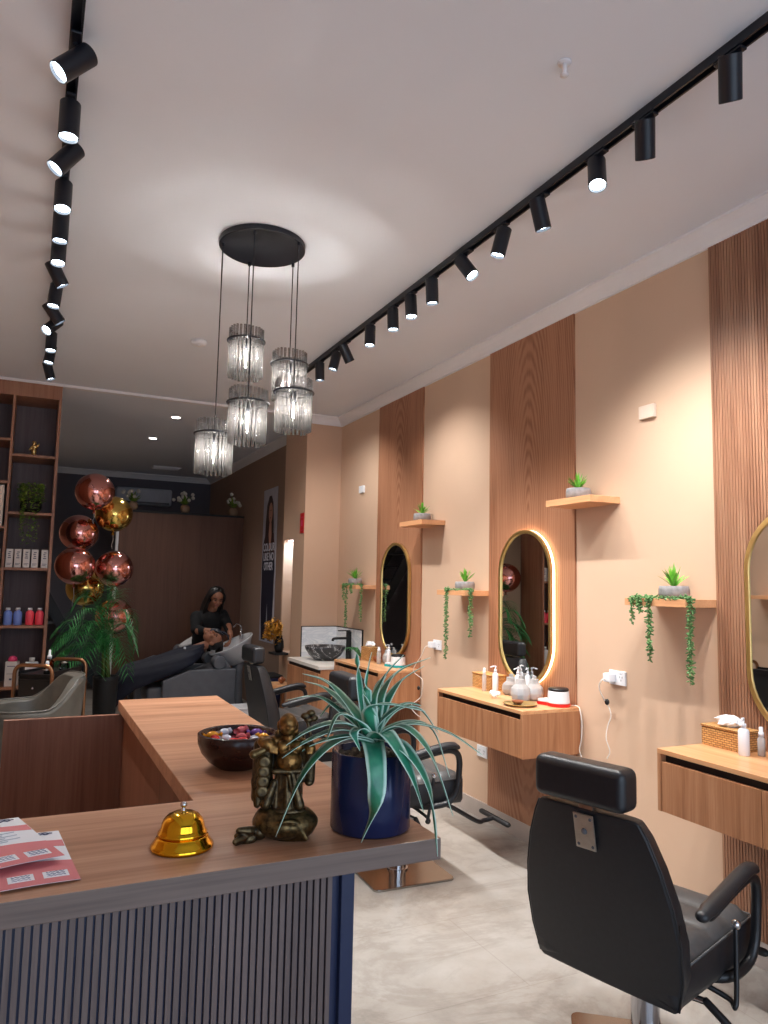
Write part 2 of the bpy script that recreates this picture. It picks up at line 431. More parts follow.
# ------------------------------------------------------------------ room
XR, XL, YF, YB, ZC, ZW = 2.75, -.9, -1.6, 12.0, 3.17, 3.09
YP = 6.79     # pier / end of the main room
def room():
    b = B(); box(b, XL - .1, XR + .1, YF - 1.5, YB + .1, -.1, 0); structure('floor', b, 'floor')
    b = B(); box(b, XL - .1, XR + .1, YF - .1, YB + .1, ZC, ZC + .1); structure('ceiling', b, 'ceil')
    b = B(); box(b, XR, XR + .12, YF - .1, YP + .02, 0, ZC); structure('wall_right', b, 'beige')
    b = B(); box(b, XL - .12, XL, YF - .1, YB, 0, ZC); structure('wall_left', b, 'beige')
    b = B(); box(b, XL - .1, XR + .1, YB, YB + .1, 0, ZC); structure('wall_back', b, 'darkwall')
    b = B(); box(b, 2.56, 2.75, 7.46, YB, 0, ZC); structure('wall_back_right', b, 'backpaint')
    # pier with a lit niche in its side face (X = 2.38)
    b = B()
    for x0, x1, y0, y1, z0, z1 in ((2.38, 2.78, YP, 7.12, 0, ZC), (2.38, 2.78, 7.42, 7.46, 0, ZC), (2.38, 2.78, 7.12, 7.42, 0, .80), (2.38, 2.78, 7.12, 7.42, 1.95, ZC), (2.56, 2.78, 7.12, 7.42, .80, 1.95)):
        box(b, x0, x1, y0, y1, z0, z1)
    structure('wall_pier', b, 'pierpaint')
    b = B(); box(b, 2.545, 2.557, 7.125, 7.415, .9, 1.945); structure('trim_niche', b, 'white_trim')
    b = B(); box(b, 2.42, 2.54, 7.13, 7.41, 1.935, 1.948); tag(obj('niche_light', b, 'niche_led'), 'white strip light glowing at the top of the tall pier niche', 'strip light')
    light('niche_lamp', 'AREA', (2.48, 7.27, 1.93), 2.0, (.6, .8, 1), shape='RECTANGLE', size=.12, size_y=.26)
    # shop front behind the viewer: posts, sill, lintel and clear panes
    b = B(); box(b, XL, XR, YF - .1, YF, 2.75, ZC); box(b, XL, XR, YF - .1, YF, 0, .12)
    for x in (XL, .25, 1.45, XR - .06): box(b, x, x + .06, YF - .1, YF, .12, 2.75)
    structure('wall_front', b, 'blackm')
    for k, (x0, x1) in enumerate(((XL + .06, .25), (.31, 1.45), (1.51, XR - .06))):
        b = B(); box(b, x0, x1, YF - .056, YF - .05, .12, 2.75); structure('window_%d' % (k + 1), b, 'window_glass')
    # cornices
    prof = [(0, 0), (.085, 0), (.085, -.012), (.07, -.018), (.05, -.034), (.03, -.058), (.014, -.07), (.014, -.08), (0, -.08)]
    def cornice(name, to3, a, c):
        b = B(); prism(b, prof, a, c, to3); structure(name, b, 'white_trim')
    cornice('trim_1', lambda u, v, h: (XR - u, h, ZC + v), YF, YP)
    cornice('trim_2', lambda u, v, h: (h, YP - u, ZC + v), 2.38 - .0, XR)
    cornice('trim_3', lambda u, v, h: (XL + u, h, ZC + v), YF, YB)
    cornice('trim_4', lambda u, v, h: (2.38 - u, h, ZC + v), YP, 7.46)
    cornice('trim_5', lambda u, v, h: (2.56 - u, h, ZC + v), 7.46, YB)
    cornice('trim_6', lambda u, v, h: (h, YB - u, ZC + v), XL, 2.56)
    b = B(); box(b, XL, 2.38, YP - .01, YP + .05, ZC - .022, ZC); structure('trim_7', b, 'white_trim')
    # skirting
    b = B(); box(b, XR - .014, XR, YF, 5.95, 0, .105); structure('baseboard_right', b, 'skirt', bevel=.002)
    b = B(); box(b, XL, XL + .014, YF, 6.6, 0, .105); structure('baseboard_left', b, 'skirt', bevel=.002)
    # wood wall panels: one fluted, two veneered; the same on the left wall
    def fluted(x0, sgn, y0, y1):
        b = B(); box(b, min(x0, x0 - sgn * .006), max(x0, x0 - sgn * .006), y0, y1, .105, ZW, 1)
        n = int((y1 - y0) / .0145); st = (y1 - y0) / n
        for i in range(n):
            xa, xb = x0 - sgn * .006, x0 - sgn * .014
            box(b, min(xa, xb), max(xa, xb), y0 + i * st + .0015, y0 + (i + 1) * st - .0025, .105, ZW, 0)
        return b
    structure('wall_panel_1', fluted(XR, 1, 1.36, 2.305), None, mats=['flute_wood', 'dark_gap'])
    for k, (y0, y1) in enumerate(((3.243, 4.1), (5.05, 5.872))):
        b = B(); box(b, -.012, 0, -(y1 - y0) / 2, (y1 - y0) / 2, .105 - 1.9, ZW - 1.9)
        structure('wall_panel_%d' % (k + 2), b, 'panel_wood', loc=(XR, (y0 + y1) / 2, 1.9))
    for k, (y0, y1) in enumerate(((1.36, 2.305), (3.243, 4.1))):
        b = B(); box(b, 0, .012, -(y1 - y0) / 2, (y1 - y0) / 2, .105 - 1.9, ZW - 1.9)
        structure('wall_panel_%d' % (k + 4), b, 'panel_wood', loc=(XL, (y0 + y1) / 2, 1.9))
    # partition of the washing area
    b = B(); box(b, .96, 2.56, 9.8, 9.9, 0, 2.37); structure('wall_partition', b, 'partition')
    b = B(); box(b, .93, 2.56, 9.79, 9.91, 2.37, 2.395); structure('trim_8', b, 'blackm')
    b = B(); box(b, .935, .96, 9.79, 9.91, 0, 2.37); structure('trim_9', b, 'white_trim')
room()

# ------------------------------------------------------------------ reception desk
DH = 1.07
def desk():
    t = thing('reception_desk', 'L-shaped wooden reception desk with a grey slatted front', 'desk', (0, 1.3, 0))
    Y = lambda y: y - 1.3
    # L countertop: outline
    out = [(-.88, Y(1.134)), (.663, Y(1.134)), (.663, Y(2.83)), (.308, Y(2.83)), (.314, Y(1.506)), (-.88, Y(1.506))]
    b = B(); prism(b, out, DH - .036, DH, lambda u, v, h: (u, v, h))
    for f in b.faces:
        c = f.calc_center_median()
        if abs(f.normal.z) < .5 and c.y < Y(1.14): f.material_index = 1
    bmesh.ops.recalc_face_normals(b, faces=b.faces[:])
    obj('countertop', b, None, t, mats=['desk_top', 'desk_edge'], bevel=.0015)
    b = B(); x0, x1, p = -.88, .486, .0114
    n = int((x1 - x0) / p)
    for i in range(n):
        x = x0 + i * p; box(b, x, x + .0078, Y(1.158), Y(1.166), .03, DH - .036)
    obj('slat_panel', b, 'slat', t)
    b = B(); box(b, x0, .488, Y(1.166), Y(1.182), .0, DH - .036); obj('front_backing', b, 'navy', t)
    b = B(); box(b, .488, .511, Y(1.154), Y(1.19), 0, DH - .036); obj('corner_post', b, 'navy', t, bevel=.001)
    b = B(); box(b, .486, .511, Y(1.19), Y(2.80), 0, DH - .036); obj('outer_side_panel', b, 'desk_body', t)
    b = B(); box(b, .325, .343, Y(1.488), Y(2.812), 0, DH - .036); obj('inner_side_panel', b, 'desk_body', t)
    b = B(); box(b, -.88, .325, Y(1.47), Y(1.488), .1, DH - .036); obj('inner_front_panel', b, 'desk_body', t)
    b = B(); box(b, -.055, .325, Y(2.79), Y(2.812), .02, 1.025)
    obj('end_panel', b, 'desk_body', t, bevel=.001)
desk()

def bell():
    t = thing('call_bell', 'shiny gold dome call bell on the front of the reception counter', 'bell', (.247, 1.254, DH)); t.scale = (1.08, 1.08, 1.05)
    b = B(); lathe(b, [(0, 0), (.045, 0), (.0465, .002), (.0465, .005), (.044, .0085), (.041, .0125), (.0385, .017), (.0375, .019), (0, .019)], 48); obj('base', b, 'bell_gold', t, True)
    b = B(); lathe(b, [(0, .0195), (.0335, .0195), (.0365, .021), (.0368, .024), (.0345, .0265), (.0325, .031), (.0315, .036), (.0285, .043), (.023, .049), (.015, .053), (.007, .0545), (0, .0548)], 48); obj('dome', b, 'bell_gold', t, True)
    b = B(); lathe(b, [(0, .054), (.0042, .054), (.0042, .057), (.0028, .058), (.0028, .0605), (.0052, .062), (.0052, .0655), (.003, .068), (0, .0685)], 20); obj('button', b, 'chrome', t, True)
bell()

def flyers():
    def make(label, loc, rz, lift):
        t = thing('salon_flyer', label, 'flyer', loc, rz, 'salon flyers on the counter')
        W, H = .15, .238
        def z(u, v): return .0012 + lift * max(0, (v + .02) / H) * 0 + lift + .004 * math.sin(PI * (u + W) / W) * .5 + .006 * max(0, .5 - (v / H)) ** 2
        def sheet(nm, poly_or_rect, mat, h, th=.0004, par=t):
            b = B()
            if len(poly_or_rect) == 4 and not isinstance(poly_or_rect[0], tuple):
                u0, u1, v0, v1 = poly_or_rect; f0 = lambda s: v0; f1 = lambda s: v1
            else:
                (u0, u1), f0, f1 = poly_or_rect
            nu, nv = 12, 8; g = []
            for i in range(nu + 1):
                s = i / nu; u = u0 + (u1 - u0) * s; row = []
                for j in range(nv + 1):
                    v = f0(s) + (f1(s) - f0(s)) * j / nv; row.append(b.verts.new((u, v, z(u, v) + h)))
                g.append(row)
            for i in range(nu):
                for j in range(nv): b.faces.new((g[i][j], g[i + 1][j], g[i + 1][j + 1], g[i][j + 1]))
            r = bmesh.ops.extrude_face_region(b, geom=b.faces[:])
            for v in r['geom']:
                if isinstance(v, bmesh.types.BMVert): v.co.z -= th
            return obj(nm, b, mat, par)
        sh = sheet('sheet', (-W, 0, 0, H), 'paper', 0)
        sheet('coral_band', ((-W + .001, -.001), lambda s: H * .70 + .012 * math.sin(s * 4.2), lambda s: H * .83 + .010 * math.sin(s * 4.2 + .4)), 'pink', .0004, .0003)
        sheet('coral_footer', ((-W, 0), lambda s: 0, lambda s: H * .36 + .012 * math.sin(s * 3.0)), 'pink', .0004, .0003)
        for k in range(3):
            u0 = -.046 - k * .046
            sheet('white_box', (u0, u0 + .034, .020, .046), 'paper', .0008, .0003)
            b = B()
            for j in range(3):   # scribbled lines in the box
                pts = [(u0 + .005 + .024 * q / 9, .026 + j * .007 + .0022 * math.sin(q * 2.6 + j), z(u0, .03) + .0011) for q in range(10)]
                tube(b, pts, .00045, 5)
            obj('small_print', b, 'inkblue', t)
        b = B()
        pts = [(-.07 + .055 * q / 14, H * .93 + .003 * math.sin(q * 1.9), z(-.05, H) + .0006) for q in range(15)]
        tube(b, pts, .0011, 5)
        pts = [(-.062 + .05 * q / 9, H * .95 + .004 * math.sin(q * 1.1 + 1), z(-.05, H) + .0006) for q in range(10)]
        tube(b, pts, .0008, 5); obj('script_heading', b, 'ink', t)
        b = B()
        for j in range(6): box(b, -.135, -.03 - .02 * (j % 2), H * (.64 - j * .035), H * (.64 - j * .035) + .002, z(-.07, H * .5) + .0002, z(-.07, H * .5) + .0009)
        obj('body_text', b, 'inklight', t)
        return t
    make('coral and white flyer lying under the other, nearest the bell', (.090, 1.172, DH), .093, 0)
    make('coral and white flyer on top, at the counter end', (.071, 1.248, DH), .283, .010)
flyers()

def candy_bowl():
    loc = V((.46, 1.735, DH))
    t = thing('candy_bowl', 'round dark wooden bowl of sweets behind the statue', 'bowl', loc)
    b = B(); R = .092
    lathe(b, [(0, 0), (.042, 0), (.046, .003), (.066, .016), (.083, .036), (R, .058), (R + .001, .078), (R - .004, .081), (R - .009, .078), (R - .010, .058), (.072, .036), (.05, .02), (0, .012)], 48)
    obj('bowl', b, 'bowl_dark', t, True)
    rnd = random.Random(3); ks = ['c1', 'c2', 'c3', 'c4', 'c2', 'c1', 'c2', 'c5', 'c4', 'c2', 'c3', 'c1']
    cn = {'c1': 'red', 'c2': 'silver', 'c3': 'orange', 'c4': 'rose pink', 'c5': 'purple'}
    pos = [(math.cos(a) * r, math.sin(a) * r, z) for a, r, z in [(.2, .050, .034), (1.3, .05, .034), (2.4, .05, .034), (3.5, .05, .034), (4.6, .05, .034), (5.6, .05, .034), (.6, .016, .026),
            (.5, .060, .058), (1.2, .062, .060), (1.9, .060, .058), (2.7, .060, .059), (3.4, .058, .057), (4.3, .058, .057), (5.2, .058, .057), (5.9, .060, .057), (1.0, .024, .052), (2.9, .026, .053), (4.9, .026, .052)]]
    for k_, (x, y, zz) in enumerate(pos):
        k = ks[k_ % len(ks)]
        a = rnd.uniform(0, PI)
        b = B(); Mx = Matrix.Translation((0, 0, .010)) @ Matrix.Rotation(a, 4, 'Z')
        ell(b, (0, 0, 0), (.015, .011, .0095), 10, 8, Mx)
        for s in (-1, 1):
            n = 10; c0 = b.verts.new(Mx @ V((s * .011, 0, 0)))
            rim = [b.verts.new(Mx @ V((s * (.021 + .002 * (q % 2)), .009 * math.cos(2 * PI * q / n), .007 * math.sin(2 * PI * q / n) + (.001 if q % 2 else 0)))) for q in range(n)]
            for q in range(n): b.faces.new((c0, rim[q], rim[(q + 1) % n]))
        o = obj('wrapped_candy', b, 'candy_' + k, None, True, loc + V((x, y, zz + .002)))
        tag(o, '%s foil wrapped sweet in the dark wooden bowl' % cn[k], 'candy', 'wrapped sweets in the bowl')
candy_bowl()

def statue():
    t = thing('laughing_monk_statue', 'small bronze laughing monk statue standing on a sack', 'statue', (.414, 1.237, DH), -.325); t.scale = (.97, 1.0, .985)
    s = .000266   # metres per zoomed pixel of the measuring crop
    def P(px, py, d=0): return V(((px - 375) * s, d, (915 - py) * s))
    # sack
    b = B()
    ell(b, P(380, 815), (.058, .043, .028), 24, 16); ell(b, P(300, 800), (.034, .034, .026)); ell(b, P(470, 820), (.032, .036, .0265))
    for k in range(9):   # folds gathering towards the knot
        a = -.5 + k * .16
        tube(b, spline([P(235, 850 - k * 3, -.02 + .006 * k), P(320, 790 + 14 * k, -.036 + .003 * k), P(400 + 10 * k, 770 + 16 * k, -.041 + .002 * k), P(480 + 6 * k, 790 + 12 * k, -.034)], 4), [.004] * 12 + [.0015], 6, True)
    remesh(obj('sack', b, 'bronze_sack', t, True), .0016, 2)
    b = B()
    ell(b, P(215, 860, -.012), (.016, .016, .014))
    for k in range(7):
        a = k / 6
        tube(b, [P(215, 850 + 10 * a, -.014), P(150, 840 + 60 * a, -.026 + .01 * a), P(70 + 40 * abs(a - .5), 830 + 110 * a, -.03 + .012 * math.sin(a * 9))], [.006, .008, .005], 8, True)
    ell(b, P(130, 895, -.02), (.02, .012, .010))
    remesh(obj('sack_knot', b, 'bronze_dark', t, True), .0016, 1)
    # body: head, torso, belly, forearm fists, feet as one surface
    b = B()
    ell(b, P(378, 190, -.004), (.0160, .0165, .0178), 20, 14); ell(b, P(378, 218, -.010), (.0142, .013, .0115))       # skull, cheeks
    ell(b, P(380, 208, -.0225), (.0030, .0045, .0036))                                                              # nose
    for q in (-1, 1):
        ell(b, P(380 + q * 23, 214, -.018), (.0052, .0044, .004)); ell(b, P(377 + q * 60, 208, .0), (.0030, .0045, .009)); ell(b, P(377 + q * 62, 242, .0), (.0028, .0036, .006))
    ell(b, P(380, 238, -.0165), (.007, .0052, .004))
    cap(b, P(387, 250), P(390, 300), .011, .014)
    ell(b, P(395, 345), (.024, .018, .020)); 
    for q in (-1, 1): ell(b, P(395 + q * 45, 335, -.012), (.013, .010, .0115))
    ell(b, P(395, 425, -.010), (.023, .021, .021)); ell(b, P(402, 440, -.0305), (.0022, .002, .0022))
    cap(b, P(320, 310), P(215, 300, -.012), .011, .009); ell(b, P(250, 315, -.017), (.014, .011, .012))
    for q in range(4): cap(b, P(268 + 14 * q, 312 + 5 * q, -.024), P(270 + 14 * q, 352 + 3 * q, -.027), .0028, .0024, 8)
    cap(b, P(470, 320), P(535, 330, -.012), .010, .008); ell(b, P(530, 340, -.018), (.010, .009, .009))
    for q in range(4): cap(b, P(512 + 10 * q, 345, -.024), P(510 + 10 * q, 366, -.026), .0022, .002, 8)
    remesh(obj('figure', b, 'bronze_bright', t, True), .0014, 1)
    # robe: skirt, sleeves, shoulder cloth
    b = B()
    cap(b, P(395, 480, .004), P(395, 700, .004), .025, .026, 16)
    for q in range(8): cap(b, P(325 + q * 19, 500, -.018 + .006 * abs(q - 3.5) / 3.5), P(312 + q * 23 + 8 * (q % 2), 735, -.021 + .010 * abs(q - 3.5) / 3.5), .0032 + .0012 * (q % 2), .0052 + .002 * (q % 3 == 0), 8)
    cap(b, P(300, 560, -.012), P(250, 690, -.014), .007, .010); ell(b, P(395, 735, -.004), (.034, .024, .010)); cap(b, P(420, 500, -.022), P(470, 690, -.022), .005, .009)
    cap(b, P(330, 290, .008), P(325, 480, .006), .010, .012); cap(b, P(460, 290, .008), P(470, 480, .006), .010, .012)
    cap(b, P(315, 265, .006), P(330, 330, -.006), .0075, .007)
    cap(b, P(205, 330, .0), P(190, 660, .002), .013, .011); cap(b, P(240, 330, .002), P(260, 600, .006), .012, .008); cap(b, P(190, 560, .0), P(195, 700, -.004), .012, .007)
    cap(b, P(530, 350, .0), P(535, 560, .002), .011, .009); cap(b, P(500, 340, .004), P(495, 540, .006), .011, .010); ell(b, P(530, 570, -.002), (.008, .008, .006))
    cap(b, P(300, 480, -.022), P(490, 480, -.022), .005, .005); cap(b, P(395, 500, -.03), P(420, 600, -.03), .004, .003)
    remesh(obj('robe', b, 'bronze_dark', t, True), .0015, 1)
    b = B()   # string of coins hung from the raised fist
    for k in range(4): lathe(b, [(0, -.002), (.0105, -.002), (.0115, 0), (.0105, .002), (.005, .003), (0, .0015)], 20, Matrix.Translation(P(232 - k * 3, 425 + k * 62, -.017)) @ Matrix.Rotation(PI / 2, 4, 'X'))
    tube(b, [P(240, 385, -.018), P(228, 620, -.014)], .0015, 6)
    obj('coin_string', b, 'bronze_dark', t, True)
    b = B(); cap(b, P(165, 372, -.022), P(225, 345, -.022), .0075, .006); ell(b, P(165, 372, -.022), (.008, .008, .008))
    obj('scroll', b, 'bronze_sack', t, True)
    b = B(); cap(b, P(545, 330, -.005), P(500, 150, .008), .003, .003)
    for q in ((490, 150), (530, 130), (550, 165), (515, 175)): ell(b, P(*q, .008), (.008, .007, .006))
    remesh(obj('carrying_stick', b, 'bronze_dark', t, True), .0014, 1)
statue()

def big_plant():
    O = V((.573, 1.232, DH))
    t = thing('potted_variegated_plant', 'spiky variegated plant in a navy blue pot on the counter corner', 'potted plant', O, -.435)
    R, H = .0715, .135
    b = B(); lathe(b, [(0, 0), (R - .004, 0), (R, .004), (R, H - .002), (R - .002, H), (R - .006, H), (R - .007, H - .018), (0, H - .018)], 64); obj('pot', b, 'pot_blue', t, True)
    b = B(); lathe(b, [(0, H - .017), (R - .008, H - .017), (R - .008, H - .012), (0, H - .008)], 32); rnd = random.Random(5)
    for k in range(90):
        a, r = rnd.uniform(0, 2 * PI), (R - .014) * math.sqrt(rnd.random()); ell(b, (r * math.cos(a), r * math.sin(a), H - .011), rnd.uniform(.004, .007), 6, 4)
    obj('soil', b, 'soil', t, True)
    k = 1 / (3.072 * 553.0); bx, by = 428.0, 396.0    # crop pixels -> metres about the pot-top centre
    def P(px, py, d): return V(((px - bx) * k, d, H + (by - py) * k))
    L = [  # image-plane waypoints of each leaf with its depth (towards the viewer is negative), half width in mm
        ([(412, 345, 0), (390, 250, .01), (378, 160, .015), (375, 108, .012)], 7), ([(420, 340, .01), (408, 240, .02), (412, 160, .02), (421, 105, .02)], 7),
        ([(428, 345, 0), (430, 260, .02), (470, 175, .03), (522, 112, .02)], 7.5), ([(432, 345, .01), (455, 250, .04), (510, 170, .05), (608, 120, .03)], 9),
        ([(440, 350, 0), (470, 270, .03), (520, 200, .05), (590, 148, .04)], 8), ([(425, 350, -.01), (420, 270, -.03), (475, 248, -.05), (585, 265, -.05)], 9),
        ([(440, 355, 0), (470, 300, .0), (530, 262, .01), (578, 262, .0)], 8.5), ([(415, 350, 0), (350, 270, .02), (280, 205, .03), (205, 176, .02)], 12),
        ([(410, 352, .01), (340, 280, .04), (270, 230, .06), (207, 206, .05)], 9), ([(412, 352, -.01), (340, 300, .02), (250, 255, .05), (145, 270, .06)], 7),
        ([(412, 358, -.02), (340, 310, -.04), (250, 320, -.07), (150, 382, -.08)], 11), ([(410, 362, -.02), (330, 325, -.05), (240, 350, -.08), (172, 392, -.09)], 8),
        ([(410, 368, -.03), (330, 350, -.07), (240, 430, -.10), (165, 598, -.11)], 11), ([(428, 365, -.04), (440, 400, -.085), (442, 520, -.10), (404, 612, -.105)], 13),
        ([(438, 360, -.03), (470, 330, -.07), (530, 410, -.10), (578, 525, -.11)], 13), ([(450, 365, -.02), (520, 370, -.07), (590, 470, -.09), (622, 655, -.09)], 13),
        ([(450, 360, -.01), (520, 320, -.03), (600, 390, -.05), (672, 565, -.05)], 11), ([(450, 360, .01), (540, 325, .03), (620, 350, .04), (676, 492, .04)], 9),
        ([(450, 362, 0), (540, 320, .0), (660, 345, .01), (770, 408, .0)], 8), ([(420, 362, -.03), (390, 300, -.06), (330, 275, -.07), (296, 345, -.08)], 8),
        ([(415, 362, -.03), (360, 340, -.06), (280, 350, -.08), (215, 385, -.07)], 8), ([(425, 362, -.03), (395, 320, -.055), (375, 330, -.07), (395, 372, -.08)], 8),
        ([(430, 350, .0), (425, 290, -.02), (405, 240, -.03), (398, 210, -.03)], 8), ([(440, 355, .03), (500, 300, .07), (580, 300, .10), (650, 380, .11)], 9),
        ([(420, 355, .03), (360, 300, .08), (300, 290, .11), (250, 340, .13)], 9), ([(430, 350, .02), (440, 280, .05), (450, 220, .07), (470, 190, .08)], 9),
    ]
    b = B()
    for pts, w in L:
        pp = spline([V((rnd.uniform(-.006, .006), rnd.uniform(-.006, .006), H - .012))] + [P(*q) for q in pts], 6)
        strap(b, pp, w * .001 * 1.5, None, .3)
    o = obj('foliage', b, 'leaf_var', t, True)
    m = o.modifiers.new('s', 'SOLIDIFY'); m.thickness = .0009
big_plant()

# ------------------------------------------------------------------ styling chairs
def styling_chair(label, loc, rz):
    t = thing('styling_chair', label, 'chair', loc, rz, 'black styling chairs')
    b = B()
    n = 8; r = .03; h = .225; poly = []
    for cx, cy, a0 in ((h - r, h - r, 0), (-h + r, h - r, PI / 2), (-h + r, -h + r, PI), (h - r, -h + r, 1.5 * PI)):
        poly += [(cx + r * math.cos(a0 + PI / 2 * i / n), cy + r * math.sin(a0 + PI / 2 * i / n)) for i in range(n + 1)]
    prism(b, poly, 0, .012, lambda u, v, z: (u, v, z)); obj('base_plate', b, 'bronze_plate', t, bevel=.002)
    b = B(); lathe(b, [(0, .0121), (.055, .0121), (.055, .02), (.05, .022), (.045, .022), (.045, .24), (.048, .24), (.048, .25), (.034, .25), (.034, .352), (0, .352)], 32); obj('column', b, 'chrome', t, True).modifiers.new('e', 'EDGE_SPLIT')
    # seat: ribbed cushion
    b = B(); nx, ny = 48, 14; x0, x1, y0, y1 = -.25, .255, -.235, .235; top = []; 
    for i in range(nx + 1):
        x = x0 + (x1 - x0) * i / nx; row = []
        for j in range(ny + 1):
            y = y0 + (y1 - y0) * j / ny
            e = min(1, min(x1 - x, x - x0 + .03, y1 - y, y - y0) / .035); e = max(0, e)
            z = .447 + .022 * math.sqrt(max(0, 1 - (1 - e) ** 2)) + .017 * abs(math.sin(PI * (x - x0) / .125)) ** .55 * e + .012 * (x / .27) 
            row.append(b.verts.new((x, y, z)))
        top.append(row)
    for i in range(nx):
        for j in range(ny): b.faces.new((top[i][j], top[i + 1][j], top[i + 1][j + 1], top[i][j + 1]))
    rim = [top[i][0] for i in range(nx + 1)] + [top[nx][j] for j in range(1, ny + 1)] + [top[i][ny] for i in range(nx - 1, -1, -1)] + [top[0][j] for j in range(ny - 1, 0, -1)]
    prev = rim
    for dz, sh in ((.357, 1.0), (.337, .97)):
        new = [b.verts.new((v.co.x * sh, v.co.y * sh, dz)) for v in rim]
        for q in range(len(rim)): b.faces.new((prev[q], prev[(q + 1) % len(rim)], new[(q + 1) % len(rim)], new[q]))
        prev = new
    b.faces.new(prev)
    st = obj('seat', b, 'seat_sheen_leather', t, True)
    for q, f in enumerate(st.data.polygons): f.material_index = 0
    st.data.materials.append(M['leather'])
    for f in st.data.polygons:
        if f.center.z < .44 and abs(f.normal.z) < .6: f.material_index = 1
    b = B(); tube(b, [(v[0], v[1], .451 + .012 * v[0] / .27) for v in [(-.25, -.237), (.247, -.237), (.257, -.227), (.257, .227), (.247, .237), (-.25, .237)]], .0035, 6); obj('piping', b, 'seat_sheen_leather', st, True)
    b = B(); box(b, -.15, .16, -.14, .14, .312, .338); cyl(b, .06, .297, .315); obj('seat_plate', b, 'blackm', t)
    # backrest: tapered cushion, lofted
    zs = [(.325, .222, -.240, .055), (.335, .232, -.242, .075), (.42, .252, -.256, .115), (.52, .258, -.274, .115), (.62, .246, -.292, .105), (.72, .222, -.311, .095), (.80, .192, -.325, .085), (.838, .172, -.332, .07), (.846, .160, -.334, .05)]
    b = B(); rows = []
    for z, w, xr, th in zs:
        row = []
        q = [(xr, -w * .99), (xr - .004, -w * .6), (xr - .006, 0), (xr - .004, w * .6), (xr, w * .99), (xr + .012, w), (xr + th * .6, w * .97), (xr + th * .92, w * .86), (xr + th, w * .6), (xr + th * 1.02, 0), (xr + th, -w * .6), (xr + th * .92, -w * .86), (xr + th * .6, -w * .97), (xr + .012, -w)]
        rows.append([b.verts.new((x, y, z)) for x, y in q])
    n = 14
    for A, Bq in zip(rows, rows[1:]):
        for k in range(n): b.faces.new((A[k], A[(k + 1) % n], Bq[(k + 1) % n], Bq[k]))
    b.faces.new(rows[0][::-1]); b.faces.new(rows[-1])
    bk = obj('backrest', b, 'leather', t, True, bevel=.006, seg=2)
    for s in (-1, 1):
        b = B(); tube(b, [(xr + .0055, s * (w + .001), z) for z, w, xr, th in zs[1:-1]], .003, 6); obj('back_piping', b, 'leather', bk, True)
    b = B(); box(b, -.2765, -.2685, -.2592, -.2562, .545, .585); obj('brand_tag', b, 'black', bk)
    # headrest
    hr = B(); box(hr, -.358, -.262, -.138, .176, .858, .982)
    h_ = obj('headrest', hr, 'leather', t, True, bevel=.026, seg=4); 
    br = B(); Mx = Matrix.Translation((-.331, 0, .785)) @ Matrix.Rotation(.19 * -1, 4, 'Y')
    box(br, -.010, -.005, -.034, .034, -.055, .052, 0, Mx); p = obj('headrest_bracket', br, 'steel', t, bevel=.002)
    for y, z in ((-.024, .04), (.024, .04), (-.024, -.043), (.024, -.043), (0, 0)):
        b = B(); k = 2 if y == 0 else 1
        lathe(b, [(0, 0), (.005 * k, 0), (.004 * k, .002 * k), (0, .0025 * k)], 12, Mx @ Matrix.Translation((-.010, y, z)) @ Matrix.Rotation(-PI / 2, 4, 'Y')); obj('screw', b, 'socketgrey', p, True)
    b = B()
    for y in (-.014, .014): tube(b, [(-.326, y, .80), (-.318, y, .90)], .004, 8)
    box(b, -.333, -.318, -.024, .024, .836, .868); obj('headrest_post', b, 'steel', t, bevel=.001)
    # armrests
    for s in (-1, 1):
        b = B(); q = spline([(-.15, s * .264, .578), (-.06, s * .266, .598), (.10, s * .268, .632), (.165, s * .268, .638), (.20, s * .268, .628)], 5)
        tube(b, q, [.021] * 2 + [.025] * (len(q) - 5) + [.024, .021, .018], 12, True, flat=.75)
        a = obj('armrest', b, 'leather', t, True)
        b = B(); q = spline([(-.11, s * .266, .570), (.08, s * .268, .608), (.17, s * .269, .612), (.212, s * .268, .575), (.214, s * .266, .48), (.20, s * .264, .40), (.155, s * .258, .352), (.06, s * .235, .335), (.0, s * .13, .325)], 6)
        tube(b, q, .016, 10, True); obj('arm_frame', b, 'black', a, True)
    # recline lever with chrome ball, on the sitter's right
    b = B(); q = spline([(.07, -.262, .485), (.055, -.268, .39), (.035, -.274, .295), (.028, -.272, .275), (.045, -.262, .268), (.05, -.24, .282), (.02, -.15, .31), (.0, -.05, .315)], 6)
    tube(b, q, .008, 8, True); lv = obj('recline_lever', b, 'black', t, True)
    b = B(); ell(b, (.071, -.263, .494), .0145, 14, 10); obj('lever_ball', b, 'chrome', lv, True)
    # pump pedal
    b = B(); tube(b, [(0, 0, .255), (.0, -.10, .262), (.004, -.20, .268)], .010, 10, True); pd = obj('pump_pedal', b, 'chrome', t, True)
    b = B(); tube(b, [(.004, -.197, .268), (.004, -.262, .228)], .0125, 10, True); obj('pedal_grip', b, 'black', pd, True)
    b = B(); ell(b, (.004, -.268, .2255), .0115, 10, 8); obj('pedal_tip', b, 'chrome', pd, True)
    # footrest
    b = B(); q = spline([(.12, -.06, .33), (.24, -.06, .335), (.46, -.03, .215), (.53, 0, .20), (.585, 0, .205)], 6)
    tube(b, q, .0125, 10, True); ft = obj('footrest', b, 'black', t, True)
    b = B(); tube(b, [(.60, -.135, .207), (.60, .135, .207)], .017, 12, True, flat=.8); obj('foot_bar', b, 'blackm', ft, True)
    return t
ch1 = styling_chair('black styling chair turned away, nearest the viewer, before the fluted wood panel', (1.858, 1.873, 0), .284)
def raise_chair(c, dz):
    for p in c.children:
        if not p.name.startswith(('base_plate', 'column', 'footrest')): p.location.z += dz
